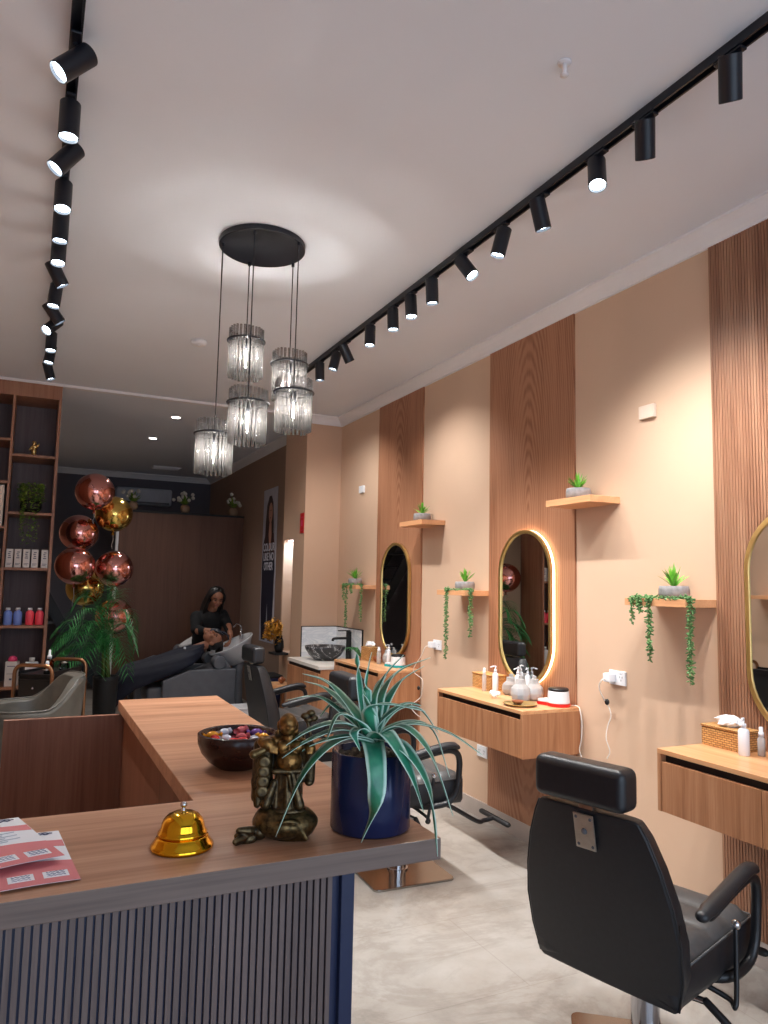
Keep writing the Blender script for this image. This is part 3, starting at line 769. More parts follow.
ch2 = dup(ch1, (1.84, 3.6, 0), -.03, 'black styling chair half hidden behind the spiky plant and counter corner')
ch3 = dup(ch1, (1.84, 5.42, 0), .02, 'black styling chair seen side on beyond the bowl, before the farthest mirror')
raise_chair(ch2, .05); raise_chair(ch3, .05)
for p in ch1.children:
    if p.name.startswith('base_plate'): p.rotation_euler.z = -.663 - .284

# ------------------------------------------------------------------ vanities, mirrors, shelves
def vanity(label, y0, y1, xf=2.35, xw=XR - .015):
    W = y1 - y0; D = xw - xf; z0, z1 = .615, .86
    t = thing('wall_vanity', label, 'vanity', (xw, y0, z0), 0, 'floating wooden vanities')
    H = z1 - z0
    b = B(); box(b, -D, 0, 0, W, H - .018, H); obj('top', b, 'vanity_top', t, bevel=.001)
    b = B(); box(b, -D, 0, 0, .018, 0, H - .018); box(b, -D, 0, W - .018, W, 0, H - .018); box(b, -D + .02, 0, .018, W - .018, 0, .016)
    obj('carcass', b, 'vanity', t, bevel=.0008)
    b = B(); box(b, -D + .03, -.005, .018, W - .018, .02, H - .0185); obj('inner_recess', b, 'dark_gap', t)
    for k in range(2):
        a = .0185 + k * (W - .037) / 2; c = a + (W - .037) / 2 - .003
        b = B(); box(b, -D + .001, -D + .019, a, c, .001, H - .048); obj('drawer', b, 'vanity', t, bevel=.0008)
    return t
vanity('floating wooden vanity holding a tissue basket, nearest, under the fluted panel mirror', 1.34, 2.285)
vanity('floating wooden vanity crowded with jars under the glowing mirror', 3.2, 4.09)
vanity('floating wooden vanity beside the black wash basin', 5.03, 5.93, 2.385)

def mirror(label, y, lit=False, x=XR - .016, sg=-1, zc=1.388):
    t = thing('wall_mirror', label, 'mirror', (x, y, zc), 0, 'pill-shaped gold mirrors')
    w, h = .525, .935
    if not lit: t.scale = (.62, 1, 1)
    O, I, G = stadium(w, h), stadium(w, h, 20, .022), stadium(w, h, 20, .020)
    to = lambda u, v, q: (sg * q, u, v)
    b = B(); ring_prism(b, O, I, .022, .040, to); obj('frame', b, 'gold', t, True, bevel=.003).modifiers.new('e', 'EDGE_SPLIT')
    b = B(); prism(b, G, .024, .030, to); obj('glass', b, 'mirror', t)
    b = B(); ring_prism(b, stadium(w, h, 20, .001 if lit else .004), I, .006 if lit else 0, .0218 if not lit else .0215, to); obj('light_strip' if lit else 'frame_back', b, 'led' if lit else 'gold', t)
    if lit:
        b = B(); prism(b, stadium(w, h, 20, .05), 0, .0235, to); obj('back_box', b, 'blackm', t)
    return t
mirror('pill-shaped gold mirror on the fluted wood, cut by the frame', 1.877)
mirror('pill-shaped gold mirror with a glowing warm light edge', 3.665, True)
mirror('pill-shaped gold mirror above the vanity beside the wash basin', 5.46)

SHELVES = [(2.306, 1.466, 'pale wooden wall shelf with long trailing vines, nearest the fluted panel'), (2.90, 1.985, 'high wooden wall shelf beside the glowing mirror'), (4.104, 1.478, 'low wooden wall shelf between the two farther mirrors'),
           (4.70, 1.988, 'high wooden wall shelf beside the farthest mirror'), (5.885, 1.498, 'low wooden wall shelf above the marble splashback')]
for y, z, lb in SHELVES:
    b = B(); box(b, -.2, 0, 0, .36, -.035, 0); o = obj('wall_shelf', b, 'shelf', None, loc=(XR, y, z), bevel=.0012); tag(o, lb, 'shelf', 'floating wall shelves')

def pot_plant(label, loc, r=.068, seed=1, h=.058):
    t = thing('potted_succulent', label, 'potted plant', loc, 0, 'grassy succulents in concrete bowls')
    b = B(); lathe(b, [(0, 0), (r * .8, 0), (r * .93, .006), (r, .022), (r * .99, .04), (r * .93, h), (r * .86, h), (r * .86, h - .008), (0, h - .008)], 32); obj('bowl', b, 'concrete', t, True)
    rnd = random.Random(seed); b = B()
    for k in range(32):
        a = rnd.uniform(0, 2 * PI); tilt = rnd.uniform(.05, 1.05); L = rnd.uniform(.085, .13)
        d = V((math.cos(a), math.sin(a), 0))
        pts = [d * L * tilt * .8 * s + V((0, 0, h - .01 + L * (1 - .35 * tilt) * (s - .22 * tilt * s * s))) for s in [i / 5 for i in range(6)]]
        strap(b, pts, .0062, None, .4)
    obj('foliage', b, 'grass', t, True); return t
for k, (c, lb) in enumerate((((2.645, 2.455, 1.466), 'grassy succulent in grey bowl on the nearest low shelf'), ((2.645, 3.10, 1.985), 'grassy succulent in grey bowl on the high shelf beside glowing mirror'), ((2.645, 4.25, 1.478), 'grassy succulent in grey bowl on the low shelf left of glowing mirror'),
                             ((2.645, 4.87, 1.988), 'grassy succulent in grey bowl on the farther high shelf'), ((2.645, 6.12, 1.498), 'grassy succulent in grey bowl on shelf above the splashback'))):
    pot_plant(lb, c, .068 if k != 4 else .064, 11 + k)

def garland(label, z, y0, strands, lay, seed):
    """trailing vine lying round the pot and hanging over the shelf edges: strands = (x, y, bottom z)"""
    t = thing('trailing_vine', label, 'trailing plant', (2.6, y0, z), 0, 'trailing vines over the low shelves')
    rnd = random.Random(seed); sb, lb_ = B(), B()
    def leafy(pts, dens=.0095):
        tube(sb, pts, .0012, 5)
        acc = 0
        for a, c in zip(pts, pts[1:]):
            L = (c - a).length; k = max(1, int(L / dens))
            for i in range(k):
                p = a.lerp(c, i / k)
                for q in range(3):
                    d = V((rnd.uniform(-1, 1), rnd.uniform(-1, 1), rnd.uniform(-.9, .3))).normalized()
                    R_ = d.to_track_quat('X', 'Z').to_matrix().to_4x4()
                    ell(lb_, p + d * .010, (.0092, .0046, .0036), 6, 4, R_)
    O = V((2.6, y0, z))
    for x, y, zb, px, py in strands:
        st = V((px, py, z + .006)); ex = V((x, y, z + .004))
        pts = spline([st, st.lerp(ex, .6) + V((0, 0, .004)), ex, ex + V((-.004 if x < 2.56 else 0, 0 if x < 2.56 else -.004, -.02)), V((x - .003, y, (z + zb) / 2)), V((x - .002, y + rnd.uniform(-.01, .01), zb))], 6)
        leafy([p - O for p in pts])
    for pts in lay: leafy([V(p) - O for p in spline([(x, y, z + .006) for x, y in pts], 5)])
    obj('stem', sb, 'stem', t); obj('leaves', lb_, 'vine', t, True)
garland('trailing vine with two long strands hanging from the nearest low shelf', 1.466, 2.45,
        [(2.543, 2.51, 1.18, 2.58, 2.58), (2.543, 2.50, 1.21, 2.60, 2.57), (2.562, 2.297, 1.10, 2.59, 2.37), (2.572, 2.297, 1.14, 2.58, 2.36), (2.543, 2.61, 1.345, 2.60, 2.60), (2.543, 2.565, 1.40, 2.60, 2.57)], [[(2.565, 2.64), (2.562, 2.55), (2.560, 2.44), (2.562, 2.34)], [(2.57, 2.60), (2.572, 2.5), (2.556, 2.4), (2.57, 2.33)]], 1)
garland('trailing vine hanging from the low shelf between farther mirrors', 1.478, 4.25,
        [(2.543, 4.31, 1.02, 2.56, 4.33), (2.543, 4.32, 1.15, 2.57, 4.35), (2.59, 4.097, 1.17, 2.57, 4.15), (2.60, 4.097, 1.25, 2.57, 4.14)], [[(2.562, 4.34), (2.558, 4.25), (2.562, 4.15)]], 2)
garland('trailing vine hanging from the shelf above the marble splashback', 1.498, 6.1,
        [(2.543, 6.14, 1.36, 2.57, 6.17), (2.543, 6.07, 1.12, 2.57, 6.1), (2.543, 5.97, 1.42, 2.57, 6.0), (2.60, 5.878, 1.18, 2.57, 5.92)], [[(2.562, 6.2), (2.558, 6.1), (2.562, 5.95)]], 3)

# wall sockets, sensors and leads
def socket(label, loc, plug=True):
    t = thing('wall_socket', label, 'socket', loc)
    b = B(); box(b, -.010, 0, -.058, .058, -.036, .036); obj('plate', b, 'plastic', t, bevel=.002)
    b = B()
    for y in (-.028, .028):
        for dy, dz, w in ((-.008, .006, .0015), (.008, .006, .0015), (0, -.010, .0015)): box(b, -.0106, -.0099, y + dy - w, y + dy + w, dz - .005, dz + .005)
    obj('slots', b, 'socketgrey', t)
    b = B()
    for y in (-.028, .028): box(b, -.0125, -.0099, y - .006, y + .006, .022, .031)
    obj('rocker', b, 'plastic', t, bevel=.0008)
    return t
socket('white double socket under the nearest vine shelf', (XR, 2.925, 1.052))
socket('white double socket beside the farther vine strand', (XR, 4.785, 1.068))
socket('white socket low on the wall below the glowing mirror vanity', (XR, 4.175, .425))
def lead(label, loc, pts, knob=None, plug=None):
    t = thing('power_cord', label, 'power cord', loc)
    O = V(loc)
    b = B(); tube(b, [p - O for p in spline(pts, 8)], .0028, 8, True); obj('cable', b, 'cable', t, True)
    if plug:
        b = B(); x, y, z = plug; box(b, x - .05, x, y - .022, y + .022, z - .022, z + .022); obj('plug', b, 'plastic', t, loc=-O, bevel=.005)
    if knob:
        b = B(); ell(b, V(knob) - O, (.010, .014, .016)); obj('cable_clip', b, 'blackm', t, True)
x = XR - .011
lead('white lead with a black clip plugged in beside the nearest vine shelf', (2.69, 2.953, 1.05), [(2.69, 2.953, 1.045), (2.665, 2.955, 1.04), (2.665, 2.975, 1.0), (2.70, 2.978, .94), (2.72, 2.975, .915), (2.725, 2.955, .86), (2.72, 2.975, .80), (2.71, 2.975, .74), (2.72, 2.96, .68), (2.72, 2.98, .64)], (2.715, 2.972, .925), (x, 2.953, 1.052))
lead('white lead looped from the socket beside the farther vine', (2.69, 4.813, 1.06), [(2.69, 4.813, 1.06), (2.66, 4.82, 1.05), (2.66, 4.88, .98), (2.66, 5.0, .86), (2.70, 4.93, .80), (2.70, 4.93, .72), (2.70, 4.96, .66), (2.64, 4.99, .60), (2.66, 4.96, .55), (2.70, 4.95, .52)], (2.70, 4.985, .73), (x, 4.813, 1.068))
for lb, y, z in (('small beige sensor box high on the wall above the nearest vine shelf', 2.69, 2.395), ('small white sensor box high on the wall near the pier', 6.232, 2.39)):
    b = B(); box(b, -.022, 0, -.05, .05, -.034, .034); tag(obj('wall_sensor', b, 'sensor' if y < 4 else 'plastic', loc=(XR, y, z), bevel=.004), lb, 'sensor')

# items on the vanities -------------------------------------------------
def lathed(name, label, cat, loc, parts, group=None, seg=24):
    t = thing(name, label, cat, loc, 0, group)
    for nm, mt, prof in parts:
        b = B(); lathe(b, prof, seg); obj(nm, b, mt, t, True)
    return t
def bottle_pump(label, loc, h=.10, r=.019, mat='plastic', rz=0, cat='bottle'):
    t = thing('pump_bottle', label, cat, loc, rz)
    b = B(); lathe(b, [(0, 0), (r * .94, 0), (r, .003), (r, h - .012), (r * .8, h - .003), (r * .45, h), (r * .45, h + .004), (0, h + .004)], 24); obj('bottle', b, mat, t, True)
    b = B(); lathe(b, [(0, h + .0045), (r * .52, h + .0045), (r * .52, h + .018), (r * .2, h + .019), (r * .2, h + .036), (0, h + .036)], 16); tube(b, [(.004, 0, h + .037), (-.012, 0, h + .038), (-.030, 0, h + .033)], .0042, 8, True); obj('pump', b, 'plastic', t, True)
    return t
def bottle_spray(label, loc, h=.075, r=.014, mat='crystal'):
    t = thing('spray_bottle', label, 'bottle', loc)
    b = B(); lathe(b, [(0, 0), (r * .94, 0), (r, .003), (r, h - .01), (r * .6, h - .002), (r * .6, h), (0, h)], 20); obj('bottle', b, mat, t, True)
    b = B(); lathe(b, [(0, h + .0005), (r * .75, h + .0005), (r * .75, h + .016), (r * .55, h + .018), (r * .55, h + .034), (r * .4, h + .037), (0, h + .037)], 16); obj('spray_cap', b, 'plastic', t, True)
    return t
def basket(label, loc, lx, ly, lz, tissue=True, rz=0):
    t = thing('tissue_basket', label, 'basket', loc, rz, 'woven tissue baskets')
    b = B(); box(b, -lx / 2, lx / 2, -ly / 2, ly / 2, 0, lz); obj('woven_box', b, 'wicker', t, bevel=.004)
    b = B(); box(b, -lx / 2 - .003, lx / 2 + .003, -ly / 2 - .003, ly / 2 + .003, lz + .0005, lz + .010); obj('woven_lid', b, 'wicker', t, bevel=.003)
    if tissue:
        rnd = random.Random(9); b = B(); n = 16; rings = []
        for k, (rr, zz) in enumerate(((.03, 0), (.042, .012), (.047, .024), (.03, .038), (.012, .043))):
            rings.append([b.verts.new((rr * .8 * math.cos(2 * PI * i / n) * (1 + .3 * rnd.uniform(-1, 1)), rr * 1.25 * math.sin(2 * PI * i / n) * (1 + .3 * rnd.uniform(-1, 1)), lz + .0105 + zz + rnd.uniform(-.005, .008) * (k > 0))) for i in range(n)])
        for A, Bq in zip(rings, rings[1:]):
            for i in range(n): b.faces.new((A[i], A[(i + 1) % n], Bq[(i + 1) % n], Bq[i]))
        b.faces.new(rings[-1]); b.faces.new(rings[0][::-1]); obj('tissue', b, 'tissue', t)
    return t
def warmer(label, loc, base, rz=0):
    t = thing('wax_warmer', label, 'wax warmer', loc, rz, 'white wax warmers')
    b = B(); lathe(b, [(0, 0), (.062, 0), (.064, .003), (.064, .016), (0, .016)], 32, Matrix.Diagonal((1, 1, 1, 1))); box(b, -.11, -.02, -.045, .045, 0, .0155); obj('base', b, base, t)
    b = B(); lathe(b, [(0, .0165), (.060, .0165), (.061, .02), (.056, .082), (0, .082)], 32); box(b, -.108, -.03, -.042, .042, .0165, .03); obj('body', b, 'plastic', t, bevel=.003)
    b = B(); lathe(b, [(0, .0825), (.055, .0825), (.056, .092), (.05, .098), (.02, .1), (0, .1)], 32); obj('lid', b, 'black', t, True)
    return t
ZV = .86
basket('woven tissue basket on the nearest vanity with tissue crumpled out', (2.655, 2.185, ZV), .10, .20, .075)
bottle_pump('white pump bottle in front of the tissue basket on nearest vanity', (2.585, 2.062, ZV), .105, .021, rz=.4)
bottle_spray('small clear spray bottle beside the white pump bottle on nearest vanity', (2.645, 2.03, ZV))
lathed('bowl', 'small brown bowl at the right end of the picture on nearest vanity', 'bowl', (2.655, 1.965, ZV), [('bowl', 'bowl_brown', [(0, 0), (.022, 0), (.034, .012), (.038, .03), (.035, .03), (.03, .014), (0, .008)])])
# glowing-mirror vanity
basket('woven basket without tissue at the far end of the glowing mirror vanity', (2.67, 3.99, ZV), .11, .22, .085, False)
bottle_spray('tall clear spray bottle before the woven basket', (2.575, 3.90, ZV), .105, .013)
bottle_pump('slim white pump bottle before the woven basket', (2.61, 3.83, ZV), .12, .018, rz=-.3)
def crystal_jar(label, loc, r, h, seed, top='crystal', mat='crystal', fill=None):
    t = thing('crystal_jar', label, 'jar', loc)
    b = B(); rnd = random.Random(seed); n = 10
    lathe(b, [(0, 0), (r * .7, 0), (r * .9, h * .1), (r, h * .35), (r * .92, h * .65), (r * .55, h * .85), (r * .5, h), (0, h)], n); obj('jar', b, mat, t)
    if fill:
        b = B(); lathe(b, [(0, .004), (r * .62, .004), (r * .8, h * .12), (r * .88, h * .35), (r * .8, h * .55), (0, h * .6)], n); obj('filling', b, fill, t)
    b = B(); lathe(b, [(0, h + .0005), (r * .5, h + .0005), (r * .5, h + .008), (r * .2, h + .012), (r * .25, h + .026), (0, h + .03)], n); obj('stopper', b, top, t)
    return t
crystal_jar('squat crystal jar of pink grains in front of the slim pump bottle', (2.65, 3.72, ZV), .056, .095, 1, 'crystal', 'crystal', 'vase')
crystal_jar('faceted crystal jar nearest the gold tray', (2.55, 3.49, ZV), .056, .115, 2, 'crystal', 'crystal', 'foam')
crystal_jar('faceted crystal jar against the glowing mirror', (2.655, 3.50, ZV), .052, .11, 3, 'crystal', 'crystal', 'foam')
bottle_pump('white pump bottle behind the crystal jar nearest the tray', (2.60, 3.585, ZV), .135, .017, rz=.2)
bottle_pump('white pump bottle between crystal jar and glowing mirror', (2.69, 3.608, ZV), .13, .016, rz=.5)
t = thing('stone_ornament', 'small white and pink stone ornament at the vanity front edge', 'ornament', (2.47, 3.64, ZV))
b = B(); rnd = random.Random(4)
for k in range(9): ell(b, (rnd.uniform(-.02, .02), rnd.uniform(-.03, .03), .016 + rnd.uniform(0, .018)), rnd.uniform(.010, .016), 7, 5)
obj('stones', b, 'tissue', t, True)
lathed('gold_tray', 'round gold tray at the near corner of the glowing mirror vanity', 'tray', (2.46, 3.37, ZV), [('tray', 'gold', [(0, 0), (.07, 0), (.092, .010), (.094, .013), (.09, .013), (.068, .004), (0, .004)])], seg=40)
lathed('bowl', 'tiny brown bowl standing on the round gold tray', 'bowl', (2.455, 3.385, ZV + .0045), [('bowl', 'bowl_brown', [(0, 0), (.02, 0), (.03, .012), (.032, .02), (.029, .02), (.02, .008), (0, .006)])])
warmer('white wax warmer with red base and black lid', (2.655, 3.285, ZV), 'red', -1.27)
lead('white lead running from the red based wax warmer down the vanity end', (2.715, 3.24, .87), [(2.715, 3.245, .866), (2.716, 3.20, .868), (2.715, 3.18, .85), (2.715, 3.165, .78), (2.715, 3.17, .70), (2.715, 3.185, .64), (2.715, 3.165, .60)])
# farthest vanity
basket('woven tissue basket on the vanity beside the wash basin', (2.665, 5.80, ZV), .10, .17, .10)
lathed('bowl', 'brown bowl beside the basket on the farthest vanity', 'bowl', (2.66, 5.64, ZV), [('bowl', 'bowl_brown', [(0, 0), (.022, 0), (.038, .018), (.042, .045), (.038, .045), (.03, .016), (0, .01)])])
bottle_spray('clear spray bottle between brown bowl and teal based warmer', (2.60, 5.49, ZV), .10, .018)
bottle_pump('white pump bottle behind the teal based warmer', (2.655, 5.42, ZV), .12, .017)
crystal_jar('tall clear jar beside the teal based warmer', (2.685, 5.51, ZV), .04, .10, 6, 'crystal', 'crystal', 'foam')
warmer('white wax warmer with teal base and black lid', (2.65, 5.24, ZV), 'teal', -1.27)
b = B(); lathe(b, [(0, 0), (.02, 0), (.026, .014), (.02, .03), (0, .034)], 12); tag(obj('candle', b, 'vase', loc=(2.55, 5.80, ZV), smooth=True), 'small pale candle on the farthest vanity', 'candle')

# wash basin corner -----------------------------------------------------
def basin():
    t = thing('basin_cabinet', 'wooden cabinet with pale stone top under the black basin', 'cabinet', (2.25, 5.945, 0))
    X = lambda x: x - 2.25; Yv = lambda y: y - 5.945
    b = B(); box(b, 0, X(2.748), 0, Yv(YP - .002), .77, .80); obj('stone_top', b, 'stone_top', t, bevel=.002)
    b = B(); box(b, .02, X(2.745), .005, Yv(YP - .004), .08, .77); obj('carcass', b, 'vanity', t)
    for k in range(2):
        b = B(); y0 = .01 + k * .42; box(b, .002, .02, y0, y0 + .41, .09, .735); obj('door', b, 'vanity', t, bevel=.001)
    b = B(); box(b, .018, .0205, .005, Yv(YP - .004), .738, .769); obj('finger_groove', b, 'dark_gap', t)
    b = B(); box(b, .05, X(2.745), .02, .82, 0, .08); obj('plinth', b, 'blackm', t)
    b = B(); box(b, 2.383, 2.738, YP - .013, YP - .001, .801, 1.085); box(b, 2.738, 2.749, 6.15, YP - .001, .801, 1.085)
    t2 = thing('splashback', 'white marble corner splashback with black edge behind the basin', 'splashback', (2.6, 6.78, .8))
    obj('slab', b, 'whitemarble', t2, loc=(-2.6, -6.78, -.8))
    b = B(); box(b, 2.378, 2.749, YP - .014, YP - .001, 1.0855, 1.092); box(b, 2.736, 2.749, 6.142, YP - .001, 1.0855, 1.092); box(b, 2.376, 2.3828, YP - .014, YP - .001, .801, 1.092); box(b, 2.736, 2.749, 6.142, 6.1498, .801, 1.0855)
    obj('edge_trim', b, 'blackm', t2, loc=(-2.6, -6.78, -.8))
    b = B(); R = .19
    lathe(b, [(0, 0), (.085, 0), (.10, .006), (.15, .05), (.18, .095), (R, .125), (R - .002, .129), (R - .010, .127), (.165, .09), (.13, .05), (.08, .02), (0, .016)], 48)
    tag(obj('vessel_basin', b, 'blackmarble', loc=(2.50, 6.45, .80), smooth=True), 'round black marble vessel basin on the pale stone top', 'basin')
    f = thing('basin_faucet', 'tall matt black faucet behind the vessel basin', 'faucet', (2.685, 6.33, .80))
    b = B(); box(b, -.02, .02, -.02, .02, 0, .27); obj('body', b, 'blackm', f, bevel=.004)
    b = B(); tube(b, spline([(-.02, 0, .205), (-.10, .005, .205), (-.15, .008, .20), (-.155, .008, .18)], 5), .012, 10); obj('spout', b, 'blackm', f, True)
    b = B(); box(b, -.11, .015, -.008, .008, .2705, .279); obj('handle', b, 'blackm', f, bevel=.002)
    p = thing('small_fern', 'small green leafy plant beside the basin and tissue basket', 'potted plant', (2.69, 6.06, .80))
    b = B(); lathe(b, [(0, 0), (.03, 0), (.036, .05), (.03, .05), (0, .045)], 20); obj('pot', b, 'concrete', p, True)
    b = B(); rnd = random.Random(8)
    for k in range(28):
        a = rnd.uniform(PI * .55, PI * 1.6); L = rnd.uniform(.08, .17); d = V((math.cos(a), math.sin(a), 0))
        strap(b, [d * L * s + V((0, 0, .05 + .09 * math.sin(s * 2.3))) for s in [i / 5 for i in range(6)]], .008, None, .3)
    obj('foliage', b, 'palm', p, True)
basin()

# ------------------------------------------------------------------ ceiling: tracks, spotlights, pendant
def track(name, label, x, y0, y1):
    t = thing(name, label, 'track', (x, y0, ZC), 0, 'black ceiling light tracks')
    L = y1 - y0
    b = B(); box(b, -.018, -.011, 0, L, -.032, 0); box(b, .011, .018, 0, L, -.032, 0); box(b, -.011, .011, 0, L, -.012, 0); obj('rail', b, 'track', t)
    b = B(); box(b, -.019, .019, -.02, 0, -.033, 0); box(b, -.019, .019, L, L + .02, -.033, 0); obj('end_cap', b, 'track', t)
track('light_track', 'long black light track over the mirror wall', 1.83, .2, 5.66)
track('light_track', 'long black light track on the bookcase side of the ceiling', .02, .2, 6.2)

HEADC = {}
SPOT_W = 58
def spot(label, x, y, d, group, e=1.0, size=100, blend=.9):
    t = thing('track_spotlight', label, 'spotlight', (x, y, ZC - .032), 0, group)
    b = B(); box(b, -.015, .015, -.05, .05, -.010, 0); obj('adapter', b, 'track', t, bevel=.003)
    b = B(); cyl(b, .008, -.02, -.010, 12); obj('stem', b, 'track', t)
    d = V(d).normalized(); q = V((0, 0, -1)).rotation_difference(d)
    if 'h' not in HEADC:
        b = B(); r = .034
        lathe(b, [(0, .064), (r - .002, .064), (r, .062), (r, -.064), (r - .003, -.066), (r - .003, -.053), (0, -.053)], 32); o = obj('housing', b, 'track', t, True); o.modifiers.new('e', 'EDGE_SPLIT'); HEADC['h'] = o.data
        b = B(); lathe(b, [(0, -.0545), (r - .0045, -.0545), (r - .0045, -.0535), (0, -.0535)], 24); l = obj('lens', b, 'lens', o); HEADC['l'] = l.data
    else:
        o = bpy.data.objects.new('housing', HEADC['h']); COL.objects.link(o); o.parent = t; o.modifiers.new('e', 'EDGE_SPLIT')
        l = bpy.data.objects.new('lens', HEADC['l']); COL.objects.link(l); l.parent = o
    o.location = (0, 0, -.074); o.rotation_mode = 'QUATERNION'; o.rotation_quaternion = q
    lt = light('spot_lamp', 'SPOT', (0, 0, -.069), SPOT_W * e, (1, .975, .945), o, spot_size=math.radians(size), spot_blend=blend, shadow_soft_size=.009)
    return t
gR = 'spotlights on the mirror wall track'
RS = [(1.443, (.50, .42, -1), 'nearest spotlight of the mirror wall track, by the top corner'), (1.789, (.48, .48, -1), 'upright spotlight next after the corner one on the mirror wall track'), (2.03, (-.22, -.28, -1), 'spotlight showing its bright face, nearer one on the mirror wall track'),
      (2.375, (.34, .06, -1), 'spotlight leaning to the wall after the nearer bright faced one'), (2.659, (-.18, .18, -1), 'spotlight leaning from the wall before the farther bright faced one'), (2.958, (.34, -.62, -1), 'spotlight showing its bright face, farther one on the mirror wall track'),
      (3.298, (.08, .05, -1), 'upright spotlight just past the farther bright faced one'), (3.539, (.0, -.12, -1), 'upright spotlight second past the farther bright faced one'), (3.768, (.03, -.04, -1), 'upright spotlight third past the farther bright faced one'),
      (4.094, (-.03, -.05, -1), 'spotlight alone before the crossed pair on the mirror wall track'), (4.488, (.6, .1, -1), 'crossed pair spotlight leaning to the wall'), (4.689, (-.2, .1, -1), 'crossed pair spotlight leaning to the room'),
      (4.989, (.05, .05, -1), 'last clear spotlight before the glass pendants on mirror wall track'), (5.50, (.55, .5, -1), 'spotlight half hidden behind the glass pendants')]
EN_R = {0: 1.15, 1: 1.2, 2: .5, 5: .6, 3: .7}
for k, (y, d, lb) in enumerate(RS): spot(lb, 1.83, y, d, gR, EN_R.get(k, .9), 82 if k < 2 else 100)
gL = 'spotlights on the bookcase side track'
LS = [(2.30, (-.62, -.10, -.72), 'nearest spotlight of the bookcase side track, swung sideways'), (2.612, (0, -.05, -1), 'upright spotlight after the sideways one on the bookcase side track'), (2.865, (-.55, -.08, -.8), 'second sideways spotlight of the bookcase side track'),
      (3.168, (0, -.22, -1), 'upright spotlight just past the second sideways one'), (3.464, (0, .0, -1), 'upright spotlight two past the second sideways one'), (3.736, (.0, -.2, -1), 'upright spotlight three past the second sideways one'),
      (4.022, (.5, .1, -.9), 'spotlight swung to the room above the upright run'), (4.347, (-.08, -.08, -1), 'near upright spotlight between the two room-facing ones'), (4.642, (.62, .1, -.8), 'second spotlight swung to the room on bookcase side track'),
      (4.888, (-.6, -.55, -.8), 'spotlight showing its round bright face on the bookcase side track'), (5.232, (0, -.15, -1), 'upright spotlight past the round bright one'), (5.535, (-.12, -.1, -1), 'last but one spotlight towards the bookcase'), (5.989, (.28, .0, -1), 'spotlight hanging in front of the bookcase top')]
for k, (y, d, lb) in enumerate(LS): spot(lb, .02, y, d, gL, .75, 78)

def pendant():
    c = V((.93, 3.41, ZC))
    t = thing('pendant_chandelier', 'black round ceiling plate with five smoked glass tube pendants', 'chandelier', c)
    b = B(); lathe(b, [(0, -.028), (.205, -.028), (.21, -.025), (.21, -.0), (0, 0)], 64); obj('ceiling_plate', b, 'track', t)
    S = [(.741, 3.439, 2.258), (.913, 3.587, 2.785), (.843, 3.236, 2.378), (1.116, 3.491, 2.668), (1.066, 3.254, 2.461)]
    tb = rb = None
    for x, y, zt in S:
        p = V((x, y, ZC)) - c; z = zt - ZC
        b = B(); tube(b, [(p.x, p.y, -.028), (p.x, p.y, z - .05)], .0028, 8); cd = obj('cord', b, 'track', t)
        b = B(); cyl(b, .008, -.045, -.028, 12, Matrix.Translation((p.x, p.y, 0))); obj('cord_grip', b, 'track', cd)
        if tb is None:
            b = B(); n = 26; rnd = random.Random(2)
            for k in range(n):
                a = 2 * PI * k / n; u, w = .082 * math.cos(a), .082 * math.sin(a); dz = rnd.uniform(-.004, .004)
                Mx = Matrix.Translation((u, w, 0))
                cyl(b, .0068, -.25 + dz, dz, 8, Mx)
            sh = obj('glass_shade', b, 'smoke_glass', t, True); tb = sh.data
            b = B(); R = .093; tube(b, [(R * math.cos(2 * PI * i / 40), R * math.sin(2 * PI * i / 40), -.062) for i in range(40)], .0052, 8, closed=True)
            for a in (0, PI / 2): tube(b, [(R * math.cos(a), R * math.sin(a), -.062), (-R * math.cos(a), -R * math.sin(a), -.062)], .002, 6)
            rg = obj('ring', b, 'track', sh, True); rb = rg.data
            b = B(); lathe(b, [(0, -.052), (.012, -.054), (.014, -.06), (.014, -.105), (0, -.105)], 16); so = obj('bulb_holder', b, 'track', sh, True)
            b = B(); lathe(b, [(0, -.106), (.010, -.107), (.013, -.115), (.016, -.15), (.013, -.185), (.006, -.197), (0, -.2)], 16); bu = obj('bulb', b, 'clear', sh, True)
            b = B(); tube(b, [(0, 0, -.107), (0, 0, -.12)], .002, 6); tube(b, [(0, 0, -.12), (0, 0, -.18)], .0045, 8, True); fi = obj('filament', b, 'filament', sh, True)
            data = (sh.data, rg.data, so.data, bu.data, fi.data); sh.location = (p.x, p.y, z)
        else:
            sh = bpy.data.objects.new('glass_shade', data[0]); COL.objects.link(sh); sh.parent = t; sh.location = (p.x, p.y, z)
            for nm, dd in zip(('ring', 'bulb_holder', 'bulb', 'filament'), data[1:]):
                o = bpy.data.objects.new(nm, dd); COL.objects.link(o); o.parent = sh
        light('pendant_lamp', 'POINT', (0, 0, -.15), 10.5, (1, .94, .87), sh, shadow_soft_size=.010)
pendant()

